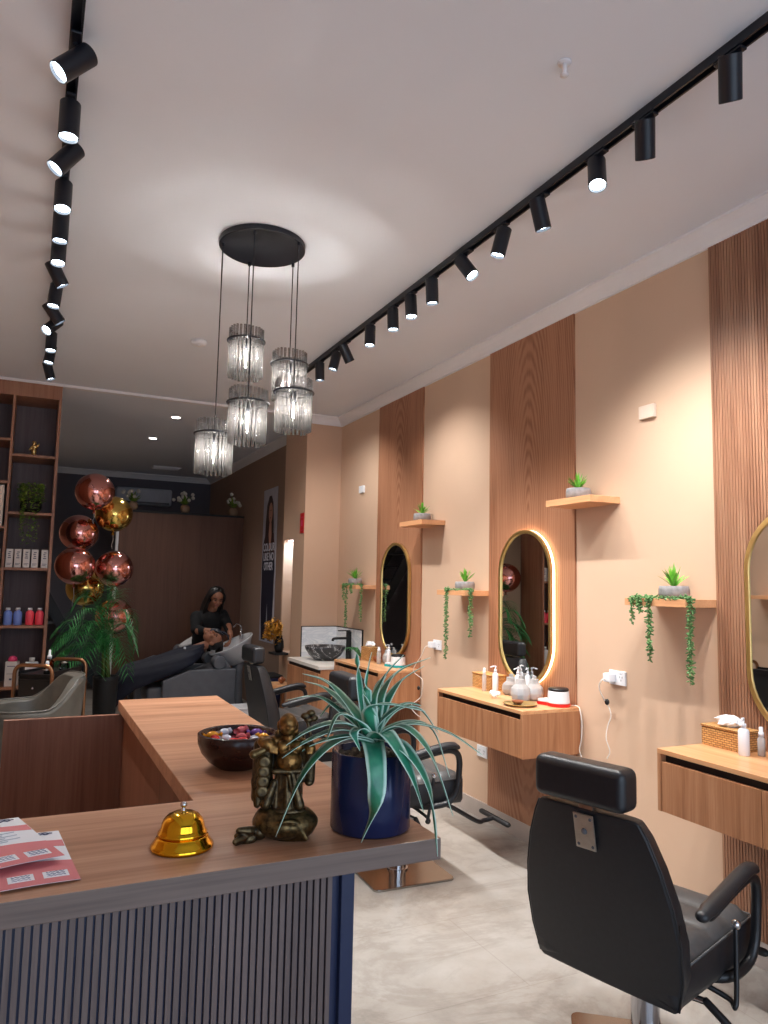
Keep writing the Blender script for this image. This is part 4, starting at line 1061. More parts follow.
def ceiling_bits():
    t = thing('smoke_detector', 'round white smoke detector on the ceiling beside the pendants', 'smoke detector', (.951, 5.05, ZC))
    b = B(); lathe(b, [(0, -.03), (.04, -.03), (.05, -.022), (.052, 0), (0, 0)], 32); obj('body', b, 'white_trim', t, True)
    b = B(); lathe(b, [(0, -.034), (.014, -.034), (.016, -.0305), (0, -.0305)], 16); obj('sensor_cap', b, 'white_trim', t, True)
    t = thing('ceiling_sprinkler', 'small white sprinkler head alone on the ceiling', 'sprinkler', (1.43, 1.73, ZC))
    b = B(); lathe(b, [(0, -.006), (.02, -.006), (.022, 0), (0, 0)], 24); obj('rose', b, 'white_trim', t, True)
    b = B(); cyl(b, .007, -.04, -.006, 12); lathe(b, [(0, -.046), (.014, -.045), (.014, -.042), (0, -.041)], 12); obj('nozzle', b, 'white_trim', t, True)
    for lb, x, y in (('round recessed downlight nearer the pendants, past the white ceiling strip', 1.23, 7.57), ('round recessed downlight farther back in the dark ceiling', 1.186, 8.85)):
        t = thing('recessed_downlight', lb, 'downlight', (x, y, ZC), 0, 'downlights of the washing area')
        b = B(); ring_prism(b, [(.055 * math.cos(a), .055 * math.sin(a)) for a in [2 * PI * i / 28 for i in range(28)]], [(.042 * math.cos(a), .042 * math.sin(a)) for a in [2 * PI * i / 28 for i in range(28)]], -.006, 0, lambda u, v, h: (u, v, h)); obj('rim', b, 'white_trim', t)
        b = B(); cyl(b, .0415, -.004, -.001, 24); obj('lens', b, 'downlight', t)
        light('downlight_lamp', 'SPOT', (0, 0, -.012), 34, (1, .95, .91), t, spot_size=math.radians(120), spot_blend=.8, shadow_soft_size=.04)
    b = B(); box(b, -.2, .2, -.12, .12, -.012, 0)
    for k in range(7): box(b, -.18, .18, -.105 + k * .032, -.095 + k * .032, -.018, -.012)
    tag(obj('ceiling_vent', b, 'white_trim', loc=(1.70, 11.1, ZC)), 'pale ceiling vent far back above the air conditioner', 'vent')
light('stair_fill', 'SPOT', (-.25, 10.2, ZC - .02), 40, (1, .96, .92), spot_size=math.radians(130), spot_blend=.8, shadow_soft_size=.04)  # added unseen fill without a fixture, brightens the stairs for the mirror
ceiling_bits()

# ------------------------------------------------------------------ bookcase and what stands on it
BY = 6.79
def bookcase():
    t = thing('bookcase', 'tall brown open bookcase reaching the ceiling', 'bookcase', (-.3, BY, 0))
    X = lambda x: x + .3
    D = .42; x0, x1, xd = XL + .002, .142, -.222; xd2 = -.56
    b = B(); box(b, X(x0), X(x1), D - .012, D, 0, 3.16); obj('back_panel', b, 'bookback', t)
    for xx, w in ((x1 - .024, .024), (xd - .010, .020), (xd2 - .01, .02), (x0, .02)):
        b = B(); box(b, X(xx), X(xx + w), 0, D - .012, .06, 3.03 if 0 < xx - x0 < .9 else 3.03); obj('upright', b, 'bookcase', t, bevel=.001)
    b = B(); box(b, X(x0), X(x1), 0, D - .012, 3.03, 3.165); obj('header', b, 'bookcase', t)
    b = B(); box(b, X(x0), X(x1), .02, D - .012, 0, .06); obj('plinth', b, 'bookcase', t)
    bays = [(xd + .010, x1 - .024, [2.536, 2.048, 1.585, 1.108, .61, .08]), (xd2 + .01, xd - .010, [2.66, 2.30, 1.925, 1.58, 1.108, .61, .08]), (x0 + .02, xd2 - .01, [2.536, 2.048, 1.585, 1.108, .61, .08])]
    for a, c, zs in bays:
        for z in zs:
            b = B(); box(b, X(a), X(c), 0, D - .012, z - .022, z); obj('shelf', b, 'bookcase', t, bevel=.001)
    # gold figurine
    f = thing('gold_figurine', 'small gold figurine on the topmost shelf bay', 'figurine', (-.05, 6.90, 2.536))
    b = B(); ell(b, (0, 0, .012), (.03, .025, .012)); ell(b, (0, 0, .045), (.022, .02, .03)); ell(b, (.004, 0, .085), (.026, .02, .022)); ell(b, (.0, 0, .118), (.017, .016, .018)); cap(b, (-.02, 0, .08), (-.035, -.012, .055), .008, .006); cap(b, (.024, 0, .085), (.036, -.01, .11), .008, .006)
    remesh(obj('figure', b, 'gold', f, True), .003, 1)
    # trailing ivy
    p = thing('potted_ivy', 'bushy trailing ivy in a dark pot on the second shelf', 'potted plant', (-.045, 6.925, 2.048))
    b = B(); lathe(b, [(0, 0), (.055, 0), (.085, .05), (.08, .11), (.07, .11), (0, .1)], 28); obj('pot', b, 'blackm', p, True)
    rnd = random.Random(12); b = B()
    def leaf(c):
        d = V((rnd.uniform(-1, 1), rnd.uniform(-1, .2), rnd.uniform(-.6, .6))).normalized(); L = rnd.uniform(.018, .03)
        strap(b, [c, c + d * L * .5 + V((0, 0, .004)), c + d * L], .010, None, .2, lambda s: (.4, 1, .05)[int(round(s * 2))])
    for k in range(420):
        a, e = rnd.uniform(0, 2 * PI), rnd.uniform(-.2, 1); r = .098 * rnd.uniform(.6, 1)
        leaf(V((r * math.cos(a) * 1.05, r * math.sin(a) * .8 - .02, .12 + .13 * e)))
    for k in range(13):
        x = rnd.uniform(-.09, .07); zb = rnd.uniform(-.26, -.08) if k else -.27
        for s in range(16):
            z = .1 + (zb - .1) * s / 15; leaf(V((x + rnd.uniform(-.012, .012), -.155 + rnd.uniform(-.010, .010), z)))
    obj('foliage', b, 'ivy', p)
    # five dye cartons
    for k, nm in enumerate(('first from the divider', 'second from the divider', 'middle of the row of five', 'second from the bookcase side', 'last, next to the bookcase side')):
        t2 = thing('dye_carton', 'narrow white hair dye carton, ' + nm, 'carton', (-.178 + k * .0635 + (.012 if k == 4 else 0), 6.85, 1.586), 0, 'white cartons on the middle shelf')
        b = B(); box(b, -.026, .026, -.03, .03, 0, .152); obj('carton', b, 'carton', t2, bevel=.001)
        b = B()
        for q in range(4): box(b, -.012 + .004 * (q % 2), .012 - .003 * (q % 3), -.0306, -.0299, .075 + q * .016, .083 + q * .016)
        box(b, -.018, .018, -.0306, -.0299, .03, .034); box(b, -.018, .010, -.0306, -.0299, .02, .024); obj('print', b, 'ink', t2)
    # bottles
    for k, (mt, lb) in enumerate((('bottle_blue', 'blue bottle next to the divider on the lower shelf'), ('bottle_blue', 'blue bottle beside a coral red one'), ('bottle_red', 'coral red bottle beside a blue one'), ('bottle_red', 'coral red bottle next to the bookcase side'))):
        t2 = thing('product_bottle', lb, 'bottle', (-.160 + k * .0745 + (.015 if k > 1 else 0), 6.85, 1.109), 0, 'bottles on the lower shelf')
        b = B(); lathe(b, [(0, 0), (.030, 0), (.033, .004), (.033, .095), (.026, .112), (.016, .118), (.016, .122), (0, .122)], 24); obj('bottle', b, mt, t2, True)
        b = B(); lathe(b, [(0, .1225), (.018, .1225), (.018, .14), (.016, .142), (0, .142)], 20); obj('cap', b, 'plastic', t2, True)
    # left bay cartons
    t2 = thing('large_carton', 'large pale carton cut by the picture edge', 'carton', (-.335, 6.87, 1.926)); b = B(); box(b, -.12, .085, -.06, .1, 0, .34); obj('carton', b, 'offwhite', t2, bevel=.002)
    b = B(); box(b, -.03, .06, -.0607, -.0599, .22, .226); box(b, -.03, .05, -.0607, -.0599, .16, .164); box(b, .045, .065, -.0607, -.0599, .09, .11); obj('print', b, 'ink', t2)
    t2 = thing('teal_banded_box', 'white box with a teal band at the picture edge', 'carton', (-.280, 6.86, 1.581)); b = B(); box(b, -.035, .032, -.04, .04, 0, .155); obj('carton', b, 'carton', t2, bevel=.001)
    b = B(); box(b, -.0352, .0322, -.0406, -.0399, .02, .07); obj('band', b, 'teal', t2)
    # lowest shelf
    t2 = thing('white_product_box', 'tall white printed box under a pink lid', 'carton', (-.10, 6.87, .611), -.2); b = B(); box(b, -.045, .045, -.04, .04, 0, .20); obj('carton', b, 'carton', t2, bevel=.001)
    b = B(); box(b, -.03, .03, -.0406, -.0399, .16, .166); box(b, -.03, .03, -.0406, -.0399, .10, .103); box(b, -.01, .01, -.0406, -.0399, .05, .065); obj('print', b, 'ink', t2)
    lathed('pink_jar', 'round pink lid jar on top of the tall white box', 'jar', (-.10, 6.87, .812), [('jar', 'pinkplastic', [(0, 0), (.034, 0), (.036, .012), (.03, .03), (.018, .04), (0, .043)])])
    t2 = thing('white_product_bottle', 'square white bottle with pale cap behind the trolley handle', 'bottle', (.045, 6.88, .611)); b = B(); box(b, -.05, .05, -.03, .03, 0, .19); obj('bottle', b, 'plastic', t2, bevel=.006)
    b = B(); lathe(b, [(0, .1905), (.022, .1905), (.022, .225), (0, .225)], 20); obj('cap', b, 'carton', t2, True)
bookcase()

# ------------------------------------------------------------------ trolley, tub chair
def trolley():
    ang = math.atan2(.40, .245)
    t = thing('salon_trolley', 'black salon trolley with two bronze arched handles', 'trolley', (.175, 6.05, 0), ang)
    # local x = length (away from the viewer), local y = width
    for s in (-1, 1):
        b = B(); q = []
        for y, z in ((.142, .06), (.142, .70), (.142, .82)): q.append((s * .235, y, z))
        n = 6; r = .06
        q += [(s * .235, .142 - r + r * math.cos(a), .82 + r * math.sin(a)) for a in [PI / 2 * i / n for i in range(1, n + 1)]]
        q += [(s * .235, -.142 + r - r * math.sin(a), .82 + r * math.cos(a)) for a in [PI / 2 * i / n for i in range(n + 1)]]
        q += [(s * .235, -.142, .70), (s * .235, -.142, .06)]
        tube(b, q, .014, 10); tag(obj('arch_handle', b, 'gold_tube', t, True), 'bronze arched handle')
    b = B(); box(b, -.215, .215, -.125, .125, .80, .815); box(b, -.215, .215, -.125, -.115, .815, .833); box(b, -.215, .215, .115, .125, .815, .833); obj('top_tray', b, 'black', t)
    b = B(); box(b, -.21, .21, -.12, .12, .12, .80); obj('cabinet', b, 'blackm', t, bevel=.003)
    for k in range(4):
        b = B(); z0 = .14 + k * .163; box(b, -.223, -.211, -.115, .115, z0, z0 + .15); d = obj('drawer', b, 'black', t, bevel=.002)
        b = B(); ell(b, (-.232, 0, z0 + .09), (.009, .009, .009), 10, 8); obj('knob', b, 'chrome', d, True)
    for x, y in ((-.2, -.12), (-.2, .12), (.2, -.12), (.2, .12)):
        b = B(); cyl(b, .03, -.012, .012, 16, Matrix.Translation((x, y, .03)) @ Matrix.Rotation(PI / 2, 4, 'X')); box(b, x - .012, x + .012, y - .016, y + .016, .03, .12); obj('castor', b, 'blackm', t)
    import mathutils
    def W(lx, ly): return (.175 + lx * math.cos(ang) - ly * math.sin(ang), 6.05 + lx * math.sin(ang) + ly * math.cos(ang), .8155)
    lathed('serum_bottle', 'amber serum bottle with white dropper on the black trolley', 'bottle', W(.04, .045), [('bottle', 'amber', [(0, 0), (.030, 0), (.033, .004), (.033, .065), (.014, .082), (.014, .086), (0, .086)]), ('dropper', 'plastic', [(0, .0865), (.016, .0865), (.016, .108), (.010, .111), (.009, .15), (0, .153)])])
    lathed('glass_jar', 'small clear glass jar beside the amber bottle', 'jar', W(.08, -.05), [('jar', 'clear', [(0, 0), (.03, 0), (.033, .02), (.028, .05), (0, .05)]), ('lid', 'steel', [(0, .0505), (.02, .0505), (.018, .06), (0, .064)])])
    lathed('dispenser_bottle', 'white capped bottle with steel rings inside the bronze arch', 'bottle', W(-.165, -.06), [('bottle', 'blackm', [(0, 0), (.022, 0), (.022, .02), (.012, .026), (0, .026)]), ('ring', 'chrome', [(0, .0265), (.036, .0265), (.036, .032), (.01, .036), (.01, .045), (0, .045)]), ('cap', 'plastic', [(0, .0455), (.012, .0455), (.014, .06), (.012, .085), (.006, .092), (0, .093)])])
trolley()

def sstep(q):
    u = min(1, max(0, (q - .22) / .42)); return 3 * u * u - 2 * u ** 3

def tub_chair():
    t = thing('tub_chair', 'grey leather tub armchair between the desk and bookcase', 'armchair', (.035, 5.30, 0), PI + .15)
    # local +x = where the sitter faces; shell around -x
    n = 40; R, th = .275, .045; A = 2.25
    b = B(); rows = []
    for i in range(n + 1):
        a = -A + 2 * A * i / n; q = abs(a) / A
        zt = 0.868 - .18 * sstep(q); ca, sa = -math.cos(a), math.sin(a)
        ext = .06 * max(0, q - .6)
        pr = [(R * .86, .36), (R + .02, .40), (R + .03 + .03 * (1 - q), zt - .02), (R + .015 + .03 * (1 - q), zt + .004), (R - th + .02, zt - .008), (R - th - .02, .48), (R - th - .03, .40)]
        rows.append([b.verts.new((ca * r * (1.0) + ext, sa * r * (1.02), z)) for r, z in pr])
    for P_, Q in zip(rows, rows[1:]):
        for k in range(len(P_)): b.faces.new((P_[k], P_[(k + 1) % len(P_)], Q[(k + 1) % len(Q)], Q[k]))
    b.faces.new(rows[0]); b.faces.new(rows[-1][::-1])
    sh = obj('shell', b, 'grey_leather', t, True, bevel=.008, seg=2)
    b = B(); rim = []
    for i in range(n + 1):
        a = -A + 2 * A * i / n; q = abs(a) / A; zt = 0.868 - .18 * sstep(q); rr = R + .018 + .03 * (1 - q); ext = .06 * max(0, q - .6)
        rim.append((-math.cos(a) * rr + ext, math.sin(a) * rr * 1.02, zt + .004))
    tube(b, rim, .006, 8); obj('piping', b, 'grey_leather', sh, True)
    b = B(); lathe(b, [(0, .36), (.25, .36), (.265, .38), (.265, .44), (.25, .462), (.2, .468), (0, .47)], 32); obj('seat', b, 'grey_leather', t, True)
    for x, y in ((.17, .19), (.17, -.19), (-.17, .19), (-.17, -.19)):
        b = B(); tube(b, [(x, y, .36), (x * 1.25, y * 1.2, 0)], [.016, .011], 10); tag(obj('leg', b, 'gold_tube', t, True), 'bronze leg')
tub_chair()

# ------------------------------------------------------------------ balloons and palm
RB = .1745
BAL = [('rose', (.479, 7.22, 2.304), .10, 'topmost rose balloon of the cluster'), ('gold', (.675, 7.45, 2.128), .14, 'gold balloon beside the topmost rose one'), ('rose', (.376, 7.47, 1.932), .05, 'rose balloon below the topmost, close to the bookcase'),
       ('rose', (.347, 7.22, 1.617), .20, 'rose balloon nearest the bookcase, in front of another'), ('rose', (.695, 7.35, 1.601), .08, 'rose balloon beside the brown partition, above the palm'), ('gold', (.467, 7.62, 1.415), .20, 'gold balloon half hidden low behind the palm'), ('rose', (.735, 7.50, 1.150), .25, 'lowest rose balloon behind the palm fronds')]
for mt, c, rl, lb in BAL:
    o = thing('foil_balloon', 'shiny %s' % lb.replace('rose', 'rose pink', 1), 'balloon', c, 0, 'foil balloons by the bookcase')
    b = B(); ell(b, (0, 0, 0), (RB, RB, RB * .98), 48, 32); bl = obj('balloon', b, 'rose' if mt == 'rose' else 'goldfoil', o, True)
    b = B(); lathe(b, [(0, -RB * .98), (.008, -RB * .985), (.012, -RB - .018), (.02, -RB - .028), (0, -RB - .022)], 12); obj('knot', b, 'rose' if mt == 'rose' else 'goldfoil', o, True)
    b = B(); tube(b, spline([(0, 0, -RB - .022), (.006, .004, -RB - .022 - rl * .4), (-.004, -.004, -RB - .022 - rl * .7), (.003, 0, -RB - .022 - rl)], 6), .0025, 5); obj('ribbon', b, 'string', o)
def palm():
    t = thing('potted_palm', 'feathery green palm in a tall black planter under the balloons', 'potted plant', (.655, 7.10, 0))
    b = B(); lathe(b, [(0, 0), (.085, 0), (.108, .60), (.112, .64), (.104, .64), (.10, .60), (0, .59)], 32); obj('planter', b, 'blackm', t, True)
    b = B()
    for k in range(5): tube(b, [(.03 * math.cos(k * 1.3), 0.03 * math.sin(k * 1.3), .59), (.02 * math.cos(k * 1.3) - .02, .03 * math.sin(k), .92)], [.013, .009], 8)
    obj('stem', b, 'stem', t, True)
    rnd = random.Random(21)
    # tips relative to the planter (x, y, z) and arch height
    T = [((-.50, -.05, .80), .98), ((-.42, -.14, .98), 1.2), ((-.52, .03, 1.06), 1.24), ((-.34, -.18, 1.14), 1.38), ((-.05, -.08, 1.46), 1.62), ((.06, -.15, 1.36), 1.52), ((.20, -.12, 1.12), 1.36), ((.17, -.12, .70), 1.06),
         ((-.20, -.2, .86), 1.16), ((-.40, -.17, .66), .96), ((.02, -.22, 1.02), 1.25), ((-.22, .12, 1.38), 1.5), ((.24, .05, .92), 1.22), ((-.16, -.22, 1.18), 1.4), ((-.30, .0, 1.30), 1.46), ((-.45, .08, .92), 1.16),
         ((-.28, -.2, 1.0), 1.24), ((.10, -.2, .84), 1.14), ((-.10, -.24, .74), 1.06), ((-.52, -.1, .94), 1.1), ((.0, .1, 1.3), 1.46)]
    for (tx, ty, tz), az in T:
        p0 = V((rnd.uniform(-.03, .01), rnd.uniform(-.02, .02), .80)); p3 = V((max(tx, -.45), ty, tz - .03)); p1 = p0.lerp(p3, .12); p1.z = (p0.z + az) / 2 + .08; p2 = p0.lerp(p3, .62); p2.z = az + .04
        rach = bez(p0, p1, p2, p3, 22); b = B(); tube(b, rach, [.004 * (1 - .8 * i / 22) for i in range(23)], 5)
        for i in range(2, 23):
            d = (rach[min(i + 1, 22)] - rach[i - 1]).normalized(); s = d.cross(V((0, 0, 1)))
            if s.length < .05: s = V((0, 1, 0))
            s.normalize(); L = .17 * math.sin(PI * min(1, (i - 1.5) / 22.5)) ** .6 + .03
            for q in (-1, 1):
                for sub in (0,):
                    base = rach[i].lerp(rach[max(i - 1, 0)], sub); e = base + (s * q * .9 + d * .55).normalized() * L + V((0, 0, -.3 * L + rnd.uniform(-.012, .012)))
                    strap(b, [base, base.lerp(e, .5) + V((0, 0, L * .1)), e], 0.006, None, .2, lambda x: (.5, 1, .05)[int(round(x * 2))])
        obj('frond', b, 'palm', t)
palm()

# ------------------------------------------------------------------ washing area
def wash_unit(label, loc, rz=0):
    """local origin under the seat, +x towards the bowl, -y towards the viewer"""
    t = thing('wash_unit', label, 'wash chair', loc, rz, 'grey wash chairs with white bowls')
    for s in (-1, 1):
        b = B(); prism(b, [(-.36, .06), (.40, .06), (.40, .575), (-.08, .575), (-.36, .47)], s * .24, s * .32, lambda u, v, h: (u, h, v)); obj('armrest_panel', b, 'wash_vinyl', t, bevel=.012, smooth=True)
    b = B(); box(b, -.50, .10, -.235, .235, .24, .40); obj('seat', b, 'wash_vinyl', t, True, bevel=.03, seg=3)
    b = B(); Mx = Matrix.Translation((.14, 0, .50)) @ Matrix.Rotation(-.42, 4, 'Y'); box(b, -.28, .24, -.235, .235, -.06, .06, 0, Mx); obj('backrest', b, 'wash_vinyl', t, True, bevel=.03, seg=3)
    for s in (-1, 1):
        b = B(); tube(b, [(.225, s * .16, .64), (.225, s * .315, .64)], .07, 20, False); obj('arm_roll', b, 'wash_vinyl', t, True, bevel=.012)
    b = B(); box(b, -.34, .38, -.23, .23, .0, .24); obj('base', b, 'blackm', t)
    b = B(); lathe(b, [(0, 0), (.17, 0), (.16, .05), (.075, .2), (.07, .5), (.085, .62), (0, .62)], 28, Matrix.Translation((.50, 0, 0)) @ Matrix.Diagonal((.8, 1, 1, 1))); obj('pedestal', b, 'wash_vinyl', t, True)
    # tilted ceramic bowl
    Mx = Matrix.Translation((.42, 0, .80)) @ Matrix.Rotation(-.46, 4, 'Y') @ Matrix.Diagonal((1.0, .98, 1, 1))
    b = B(); lathe(b, [(0, -.22), (.07, -.22), (.12, -.19), (.19, -.10), (.235, -.015), (.262, .015), (.262, .025), (.245, .025), (.222, 0), (.175, -.09), (.10, -.165), (0, -.185)], 44, Mx); obj('bowl', b, 'ceramic', t, True)
    b = B(); q = [V((.55, .1, .93)), V((.545, .1, 1.0)), V((.50, .08, 1.03)), V((.45, .06, 1.0))]; tube(b, spline(q, 6), .009, 8, True); cyl(b, .018, .86, .945, 14, Matrix.Translation((.55, .1, 0))); obj('mixer_tap', b, 'chrome', t, True)
    return t
w1 = wash_unit('grey wash chair with tilted white bowl, in use by two people', (1.64, 8.2, 0))
w2 = dup(w1, (1.50, 9.25, 0), 0, 'second grey wash chair standing behind the stylist')

def face_details(t, c, R, s=1.0):
    """eyes, brows and lips on a head at c with rotation R (face towards local -y)"""
    def at(x, y, z): return V(c) + R @ V((x * s, y * s, z * s))
    b = B()
    for q in (-1, 1): ell(b, at(q * .031, -.088, .004), (.011, .005, .0055), 10, 6, R.to_4x4())
    obj('eye', b, 'eye', t, True)
    b = B()
    for q in (-1, 1): tube(b, [at(q * .016, -.095, .024), at(q * .034, -.094, .030), at(q * .052, -.080, .024)], .004, 6, True)
    obj('brow', b, 'brow', t, True)
    b = B(); tube(b, [at(-.022, -.089, -.05), at(0, -.097, -.052), at(.022, -.089, -.05)], [.004, .006, .004], 8, True); obj('lips', b, 'lip', t, True)
def head_into(b, c, R, s=1.0):
    def at(x, y, z): return V(c) + R @ V((x * s, y * s, z * s))
    R4 = R.to_4x4()
    ell(b, at(0, .005, .03), (.074 * s, .093 * s, .085 * s), 20, 14, R4); ell(b, at(0, -.025, -.04), (.056 * s, .062 * s, .068 * s), 16, 12, R4)
    cap(b, at(0, -.092, .008), at(0, -.108, -.022), .008 * s, .012 * s, 10); ell(b, at(0, -.07, -.088), (.022 * s, .02 * s, .018 * s), 10, 8, R4)
    for q in (-1, 1): ell(b, at(q * .076, .01, -.005), (.010 * s, .020 * s, .030 * s), 10, 8, R4); ell(b, at(q * .038, -.072, -.022), (.022 * s, .018 * s, .02 * s), 10, 8, R4)
def hand_into(b, w, d, n, s=1.0, side=1, curl=.5):
    """palm from wrist w along d, palm normal n, five fingers"""
    d = V(d).normalized(); n = (V(n) - d * V(n).dot(d)).normalized(); l = d.cross(n) * side
    p = V(w)
    for k in range(4): cap(b, p + l * (k - 1.5) * .014 * s, p + d * .085 * s + l * (k - 1.5) * .020 * s, .014 * s, .012 * s, 8)
    for k, L in enumerate((.070, .080, .075, .058)):
        a = p + d * .085 * s + l * (k - 1.5) * .021 * s; m = a + (d * math.cos(curl) + n * math.sin(curl)) * L * .5 * s; e = m + (d * math.cos(curl * 2.2) + n * math.sin(curl * 2.2)) * L * .5 * s
        tube(b, [a, m, e], [.0095 * s, .009 * s, .0075 * s], 8, True)
    a = p + d * .03 * s - l * .032 * s; m = a + (d * .6 - l * .8 + n * .3).normalized() * .04 * s; tube(b, [a, m, m + (d * .9 + n * .5).normalized() * .032 * s], [.013 * s, .011 * s, .008 * s], 8, True)

def stylist():
    O = V((1.88, 8.72, 0))
    t = thing('person', 'person with long dark hair in black leaning over the wash bowl', 'person', O)
    def L(x, y, z): return V((x, y, z)) - O
    hc = L(1.935, 8.50, 1.315); R = (Matrix.Rotation(.02, 3, 'Z') @ Matrix.Rotation(.40, 3, 'X') @ Matrix.Rotation(.12, 3, 'Y'))
    b = B(); head_into(b, hc, R, 1.0)
    cap(b, L(1.905, 8.60, 1.15), L(1.925, 8.53, 1.26), .055, .05)
    ell(b, L(1.90, 8.63, 1.10), (.10, .07, .06))
    # forearms and hands
    cap(b, L(1.735, 8.44, .945), L(1.90, 8.30, .945), .044, .030); cap(b, L(2.08, 8.46, .99), L(2.062, 8.28, .905), .042, .030)
    hand_into(b, L(1.91, 8.29, .945), (.85, -.35, -.15), (0, -.2, -1), 1, 1, .5); hand_into(b, L(2.068, 8.275, .90), (-.25, -.4, -.75), (-.8, 0, -.4), 1, -1, .5)
    remesh(obj('body', b, 'skin', t, True), .006, 2)
    face_details(t, hc, R)
    b = B()   # gloved working hand
    hand_into(b, L(1.905, 8.29, .945), (.85, -.35, -.15), (0, -.2, -1), 1.14, 1, .5); cap(b, L(1.87, 8.325, .945), L(1.92, 8.285, .945), .037, .036); remesh(obj('glove', b, 'glove', t, True), .005, 1)
    b = B()   # black top
    cap(b, L(1.89, 8.72, .90), L(1.90, 8.66, 1.06), .16, .155, 20); ell(b, L(1.90, 8.645, 1.07), (.19, .12, .10)); ell(b, L(1.89, 8.72, .86), (.17, .125, .12))
    cap(b, L(1.745, 8.63, 1.09), L(1.715, 8.50, .955), .075, .058); cap(b, L(1.715, 8.50, .955), L(1.775, 8.405, .945), .058, .05)
    cap(b, L(2.045, 8.63, 1.11), L(2.085, 8.52, 1.0), .073, .058); cap(b, L(2.085, 8.52, 1.0), L(2.068, 8.36, .93), .054, .046)
    remesh(obj('black_top', b, 'blackcloth', t, True), .010, 3)
    b = B()
    ell(b, L(1.89, 8.73, .84), (.165, .125, .10))
    for q in (-1, 1):
        cap(b, L(1.89 + q * .085, 8.73, .82), L(1.89 + q * .095, 8.71, .45), .085, .06); cap(b, L(1.89 + q * .095, 8.71, .45), L(1.89 + q * .10, 8.74, .08), .058, .042)
    remesh(obj('trousers', b, 'blackcloth', t, True), .012, 2)
    for q in (-1, 1):
        b = B(); tube(b, [L(1.89 + q * .10, 8.77, .05), L(1.89 + q * .105, 8.70, .045), L(1.89 + q * .11, 8.60, .035)], [.042, .044, .03], 12, True, flat=.8); obj('shoe', b, 'blackm', t, True)
    b = B()   # long hair, parted, falling over both shoulders
    def H(x, y, z): return hc + R @ V((x, y, z))
    ell(b, H(0, .025, .055), (.088, .092, .078), 20, 14, R.to_4x4()); ell(b, H(0, .055, -.01), (.085, .06, .10), 16, 12, R.to_4x4())
    for q in (-1, 1):
        for k in range(5): tube(b, spline([H(q * (.02 + .012 * k), -.03 + .02 * k, .115 - .006 * k), H(q * .082, -.03 + .022 * k, .04), H(q * (.088 + .004 * k), -.01 + .02 * k, -.06), H(q * .095, .0 + .03 * k, -.17), H(q * .085, .02 + .03 * k, -.27 - .03 * (k % 3))], 5), [.016] * 12 + [.02] * 8 + [.008], 8, True)
    remesh(obj('hair', b, 'hair', t, True), .006, 2)
stylist()

def client():
    O = V((1.35, 8.2, .40))
    t = thing('person', 'person lying back under a navy cape with head over the white bowl', 'person', O)
    def L(x, y, z): return V((x, y, z)) - O
    hc = L(1.835, 8.19, .865)
    # lying on the back, crown towards +x, face up and slightly to the viewer
    R = Matrix(((0, .12, .993), (1, 0, 0), (0, -.993, .12))).to_3x3()   # local x->y, y->-z(ish), z->x
    R = Matrix.Rotation(.55, 3, 'X') @ R
    R = Matrix.Rotation(.35, 3, 'Y') @ R
    b = B(); head_into(b, hc, R, .98); cap(b, L(1.62, 8.2, .74), L(1.76, 8.195, .80), .06, .052)
    ell(b, L(1.55, 8.2, .69), (.09, .12, .06)); 
    for q in (-1, 1): cap(b, L(1.5, 8.2 + q * .12, .66), L(1.2, 8.2 + q * .17, .56), .05, .035)
    for q in (-1, 1): hand_into(b, L(1.19, 8.2 + q * .17, .555), (-1, -q * .3, -.1), (0, 0, -1), .95, q, .4)
    for q in (-1, 1): cap(b, L(.96, 8.2 + q * .08, .42), L(.84, 8.2 + q * .08, .36), .045, .035)
    cap(b, L(1.5, 8.2, .64), L(1.25, 8.2, .52), .10, .10); 
    for q in (-1, 1): cap(b, L(1.25, 8.2 + q * .08, .51), L(.96, 8.2 + q * .08, .46), .075, .05)
    remesh(obj('body', b, 'skin', t, True), .007, 2)
    face_details(t, hc, R, .98)
    b = B()
    def H(x, y, z): return hc + R @ V((x, y, z))
    ell(b, H(0, .03, .05), (.084, .085, .078), 18, 12, R.to_4x4()); ell(b, H(0, .06, .02), (.08, .05, .09), 16, 10, R.to_4x4())
    for k in range(7): tube(b, spline([H(-.06 + .02 * k, .02, .12), H(-.07 + .023 * k, .09, .13), H(-.06 + .02 * k, .17, .10)], 5), [.018] * 10 + [.008], 8, True)
    remesh(obj('hair', b, 'hair', t, True), .006, 2)
    # navy cape draped from neck to shins
    b = B(); n = 26; rows = []
    path = [(1.74, .80, .10, .07), (1.68, .77, .20, .10), (1.58, .735, .29, .13), (1.45, .69, .31, .15), (1.30, .635, .31, .16), (1.15, .59, .30, .17), (1.02, .55, .28, .19), (.93, .50, .26, .22), (.86, .42, .24, .22), (.83, .34, .22, .18)]
    rnd = random.Random(5)
    for x, z, w, h in path:
        row = []
        for i in range(n + 1):
            a = PI * i / n; fold = 1 + .04 * math.sin(i * 1.9 + x * 13)
            row.append(b.verts.new(L(x + .01 * math.sin(i * 2.1), 8.2 - w * math.cos(a) * fold, z - h * .55 + h * max(0, math.sin(a)) ** .7 * fold - (h * .55) * (1 - math.sin(a)) ** 2 * .5)))
        rows.append(row)
    for A, Bq in zip(rows, rows[1:]):
        for i in range(n): b.faces.new((A[i], A[i + 1], Bq[i + 1], Bq[i]))
    b.faces.new(rows[-1])
    o = obj('cape', b, 'cape', t, True); s = o.modifiers.new('s', 'SOLIDIFY'); s.thickness = .006
    b = B(); box(b, -.012, .012, -.006, .006, -.012, .012); obj('cape_clip', b, 'plastic', t, loc=L(1.50, 7.95, .80), bevel=.003)
client()

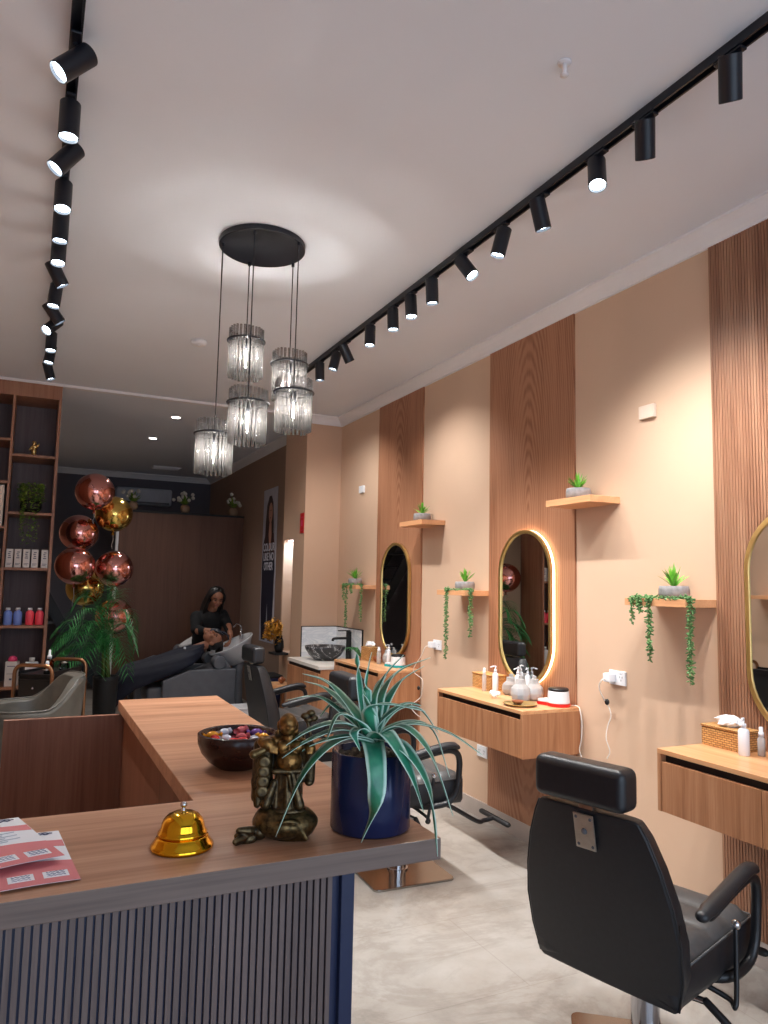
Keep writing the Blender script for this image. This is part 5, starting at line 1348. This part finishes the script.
def back_items():
    # poster
    t = thing('wall_poster', 'tall poster of a long haired woman with white lettering', 'poster', (2.559, 8.55, 1.72))
    def to(h): return lambda u, v, q: (-q, -u, v)
    W, H = .56, 1.84
    b = B(); box(b, -.006, 0, -W / 2, W / 2, -H / 2, H / 2); obj('board', b, 'poster_bg', t)
    def shape(nm, mt, poly, q):
        b = B(); prism(b, poly, q, q + .0008, to(q)); obj(nm, b, mt, t)
    shape('dark_coat', 'poster_navy', [(-.20, -.90), (-.25, -.55), (-.26, .0), (-.24, .25), (-.14, .40), (.14, .40), (.22, .25), (.25, -.05), (.23, -.5), (.20, -.90), (.06, -.90), (.0, -.45), (-.04, -.90)], .0062)
    shape('plaid_shirt', 'poster_plaid', [(-.20, .12), (-.17, .36), (-.06, .45), (.08, .45), (.19, .36), (.21, .12)], .0072)
    shape('hair', 'poster_hair', [(-.17, .14), (-.16, .5), (-.12, .72), (-.03, .83), (.06, .83), (.13, .74), (.17, .5), (.19, .14), (.10, .10), (-.08, .10)], .0082)
    shape('face', 'poster_skin', [(.04 + .075 * math.cos(a), .62 + .125 * math.sin(a)) for a in [2 * PI * i / 24 for i in range(24)]], .0092)
    shape('neckline', 'poster_skin', [(-.0, .50), (.08, .50), (.10, .36), (.05, .12), (-.02, .36)], .0092)
    b = B()
    for x, z in ((.012, .65), (.066, .65)): box(b, -.0105, -.0100, -x - .013, -x + .013, z - .004, z + .004)
    obj('eyes', b, 'poster_hair', t)
    b = B(); box(b, -.0105, -.01, -.06, -.02, .556, .566); obj('lips', b, 'poster_plaid', t)
    for k, tx in enumerate(('COLOUR', 'LIKE NO', 'OTHER')):
        cu = bpy.data.curves.new('lettering', 'FONT'); cu.body = tx; cu.size = .13; cu.align_x = 'CENTER'; cu.extrude = .0006; cu.offset = .003
        tmp = bpy.data.objects.new('tmp', cu); COL.objects.link(tmp); bpy.context.view_layer.update()
        me = bpy.data.meshes.new_from_object(tmp); bpy.data.objects.remove(tmp)
        me.materials.clear(); me.materials.append(M['poster_text'])
        o = bpy.data.objects.new('lettering', me); COL.objects.link(o); o.parent = t
        o.matrix_local = Matrix.Translation((-.0105, -.01, .165 - k * .115)) @ Matrix(((0, 0, -1, 0), (-1, 0, 0, 0), (0, 1, 0, 0), (0, 0, 0, 1))) @ Matrix.Diagonal((.86, 1, 1, 1))
    # red notice
    t = thing('wall_sign', 'red upright notice on the pier side near the corner', 'sign', (2.379, 6.80 + .06, 2.095))
    b = B(); box(b, -.004, 0, -.055, .055, -.10, .10); obj('plate', b, 'red', t)
    b = B(); box(b, -.0048, -.0042, -.035, .035, .055, .062); box(b, -.0048, -.0042, -.02, .02, -.03, .03); box(b, -.0048, -.0042, -.035, .035, -.075, -.07); obj('print', b, 'pinkplastic', t)
    # gold flowers in a dark vase on a black wall ledge
    b = B(); box(b, -.14, 0, -.11, .11, -.02, 0); tag(obj('wall_ledge', b, 'blackm', loc=(2.379, 7.27, .80)), 'small black ledge on the pier below the lit niche', 'shelf')
    t = thing('flower_vase', 'dark vase of golden dried flowers below the lit niche', 'vase', (2.315, 7.27, .80))
    b = B(); lathe(b, [(0, 0), (.035, 0), (.05, .05), (.045, .11), (.03, .15), (.034, .165), (.028, .165), (0, .15)], 24); obj('vase', b, 'blackm', t, True)
    b = B(); rnd = random.Random(31)
    for k in range(150):
        d = V((rnd.gauss(0, 1), rnd.gauss(0, 1), rnd.gauss(.3, .8))).normalized(); d.x = min(d.x, .35); c = V((-.05, 0, .21)) + d * rnd.uniform(.04, .13)
        for q in range(5):
            a = q * 2 * PI / 5; s, u = frame_along(d); e = c + (s * math.cos(a) + u * math.sin(a)) * .028 + d * .010
            strap(b, [c, c.lerp(e, .5), e], .012, None, .2, lambda x: (.4, 1, .1)[int(round(x * 2))])
    obj('petals', b, 'goldflower', t, True)['kind'] = 'stuff'
    b = B()
    for k in range(8): tube(b, [(0, 0, .15), (-.03 + .04 * math.cos(k * .8), .05 * math.sin(k * .8), .24)], .002, 5)
    obj('stem', b, 'stem', t)
    # black bin, plinth stool, white tub
    t = thing('black_bin', 'square black bin on the floor past the pier foot', 'bin', (2.22, 7.36, 0)); b = B(); prism(b, [(-.12, -.14), (.12, -.14), (.12, .14), (-.12, .14)], 0, .55, lambda u, v, h: (u * (.85 + .27 * h), v * (.85 + .27 * h), h)); obj('body', b, 'navy', t, bevel=.01); b = B(); box(b, -.128, .128, -.148, .148, .551, .575); obj('lid', b, 'blackm', t, bevel=.006)
    t = thing('low_wooden_stool', 'low wooden stool holding a copper ornament behind chair arms', 'stool', (2.20, 6.975, 0)); b = B(); box(b, -.13, .13, -.14, .14, .50, .53); obj('seat', b, 'vanity_top', t, bevel=.003)
    for x in (-.11, .11):
        for y in (-.11, .11):
            b = B(); box(b, x - .015, x + .015, y - .015, y + .015, 0, .50); obj('leg', b, 'vanity', t)
    t = thing('copper_ornament', 'small copper flower ornament on the low wooden stool', 'ornament', (2.24, 6.92, .5305)); b = B(); rnd = random.Random(2)
    for k in range(9): ell(b, (rnd.uniform(-.03, .03), rnd.uniform(-.03, .03), .02 + rnd.uniform(0, .04)), rnd.uniform(.014, .022), 8, 6)
    ell(b, (0, 0, .018), (.02, .02, .018)); remesh(obj('flower_body', b, 'bowl_brown', t, True), .004, 1)
    t = thing('white_tub', 'white plastic tub on the floor beyond the desk corner', 'tub', (1.90, 7.3, 0)); b = B(); prism(b, [(-.17, -.13), (.17, -.13), (.17, .13), (-.17, .13)], 0, .26, lambda u, v, h: (u * (.88 + .45 * h), v * (.88 + .45 * h), h)); obj('body', b, 'plastic', t, bevel=.012); b = B(); box(b, -.178, .178, -.138, .138, .2605, .28); obj('lid', b, 'plastic', t, bevel=.006)
    # flowers on the partition
    for x, lb, mt in ((1.775, 'vase of pale flowers on the partition, midway along', 'vase'), (2.42, 'vase of pale flowers on the partition beside the wall', 'vase'), (1.12, 'vase of pale flowers on the partition behind gold balloon', 'vase')):
        t = thing('flower_vase', lb, 'vase', (x, 9.85, 2.395), 0, 'flower vases on the partition')
        b = B(); lathe(b, [(0, 0), (.04, 0), (.062, .04), (.06, .08), (.04, .11), (.035, .11), (0, .1)], 20); obj('vase', b, mt, t, True)
        b = B(); fl = B(); rnd = random.Random(int(x * 100))
        for k in range(40):
            d = V((rnd.gauss(0, 1), rnd.gauss(0, 1), abs(rnd.gauss(0, 1)) + .3)).normalized(); c = V((0, 0, .12)) + d * rnd.uniform(.05, .16)
            strap(b, [V((0, 0, .10)), c * .7 + V((0, 0, .03)), c], .014, None, .2)
            if k < 12: ell(fl, c + d * .02, .024, 8, 6)
        obj('foliage', b, 'ivy', t); obj('blossom', fl, 'whiteflower', t, True)
    # air conditioner
    t = thing('wall_mounted_air_conditioner', 'long white air conditioner high on the dark back wall', 'air conditioner', (1.50, 11.999, 2.80)); b = B(); box(b, -.42, .42, -.2, 0, -.13, .13); obj('casing', b, 'ac', t, True, bevel=.03, seg=3)
    b = B(); box(b, -.38, .38, -.204, -.19, -.115, -.085); obj('louvre', b, 'socketgrey', t)
    # staircase far back behind the bookcase (seen in the farthest mirror)
    t = thing('staircase', 'black open staircase in the dark back room', 'staircase', (0, 10.9, 0)); t['kind'] = 'structure'
    for k in range(12):
        b = B(); x = .75 - k * .13; box(b, x - .14, x + .02, 0, .85, .2 + k * .23, .235 + k * .23); obj('tread', b, 'stair', t)
    for y in (-.03, .85):
        b = B(); prism(b, [(.85, 0), (.85, .22), (-.75, 3.05), (-.88, 3.05), (-.88, 2.9)], y, y + .03, lambda u, v, h: (u, h, v)); obj('stringer', b, 'black', t)
back_items()

# left wall pieces seen only in the nearest mirror
b = B(); box(b, 0, .2, 0, .36, -.035, 0); tag(obj('wall_shelf', b, 'shelf', None, loc=(XL, 4.47, 1.478), bevel=.0012), 'pale wall shelf on the opposite wall, seen only in the nearest mirror', 'shelf')
pot_plant('grassy succulent on the opposite wall shelf, seen only in the mirror', (XL + .11, 4.56, 1.478), .068, 40)

_tr = [o for o in COL.objects if o.name == 'salon_trolley'][0]
dup(_tr, (-.47, 4.42, 0), PI / 2, 'second black salon trolley by the opposite wall, seen only in the nearest mirror')

# ------------------------------------------------------------------ daylight and camera
W = bpy.data.worlds.new('daylight'); SC.world = W; W.use_nodes = True
bg = W.node_tree.nodes['Background']; bg.inputs[0].default_value = (.80, .88, 1.0, 1); bg.inputs[1].default_value = 3.0
po = light('shopfront_portal', 'AREA', ((XL + XR) / 2, YF - .12, 1.45), 1, shape='RECTANGLE', size=XR - XL, size_y=2.7)
po.rotation_euler = (PI / 2, 0, 0); po.data.cycles.is_portal = True

f, yaw, pitch, roll = 731.7, .445156, .0998209, .0207771
cd = bpy.data.cameras.new('camera'); cam = bpy.data.objects.new('camera', cd); COL.objects.link(cam); SC.camera = cam
cd.sensor_fit = 'AUTO'; cd.sensor_width = 36; cd.lens = f / 1024 * 36; cd.clip_start = .02; cd.clip_end = 60
fw = V((math.sin(yaw) * math.cos(pitch), math.cos(yaw) * math.cos(pitch), math.sin(pitch)))
rt = V((math.cos(yaw), -math.sin(yaw), 0)); up = rt.cross(fw)
r2 = rt * math.cos(roll) + up * math.sin(roll); u2 = up * math.cos(roll) - rt * math.sin(roll)
Mr = Matrix((r2, u2, -fw)).transposed()
cam.matrix_world = Matrix.Translation((0, 0, 1.5)) @ Mr.to_4x4()

SC.view_settings.view_transform = 'Standard'; SC.view_settings.look = 'None'
SC.view_settings.gamma = 1; SC.view_settings.use_curve_mapping = False; SC.view_settings.exposure = .33
try:
    SC.cycles.use_denoising = True; SC.cycles.denoiser = 'OPENIMAGEDENOISE'; SC.cycles.sample_clamp_indirect = 4
    SC.cycles.max_bounces = 10; SC.cycles.transparent_max_bounces = 24; SC.cycles.caustics_reflective = False; SC.cycles.caustics_refractive = False
except Exception: pass
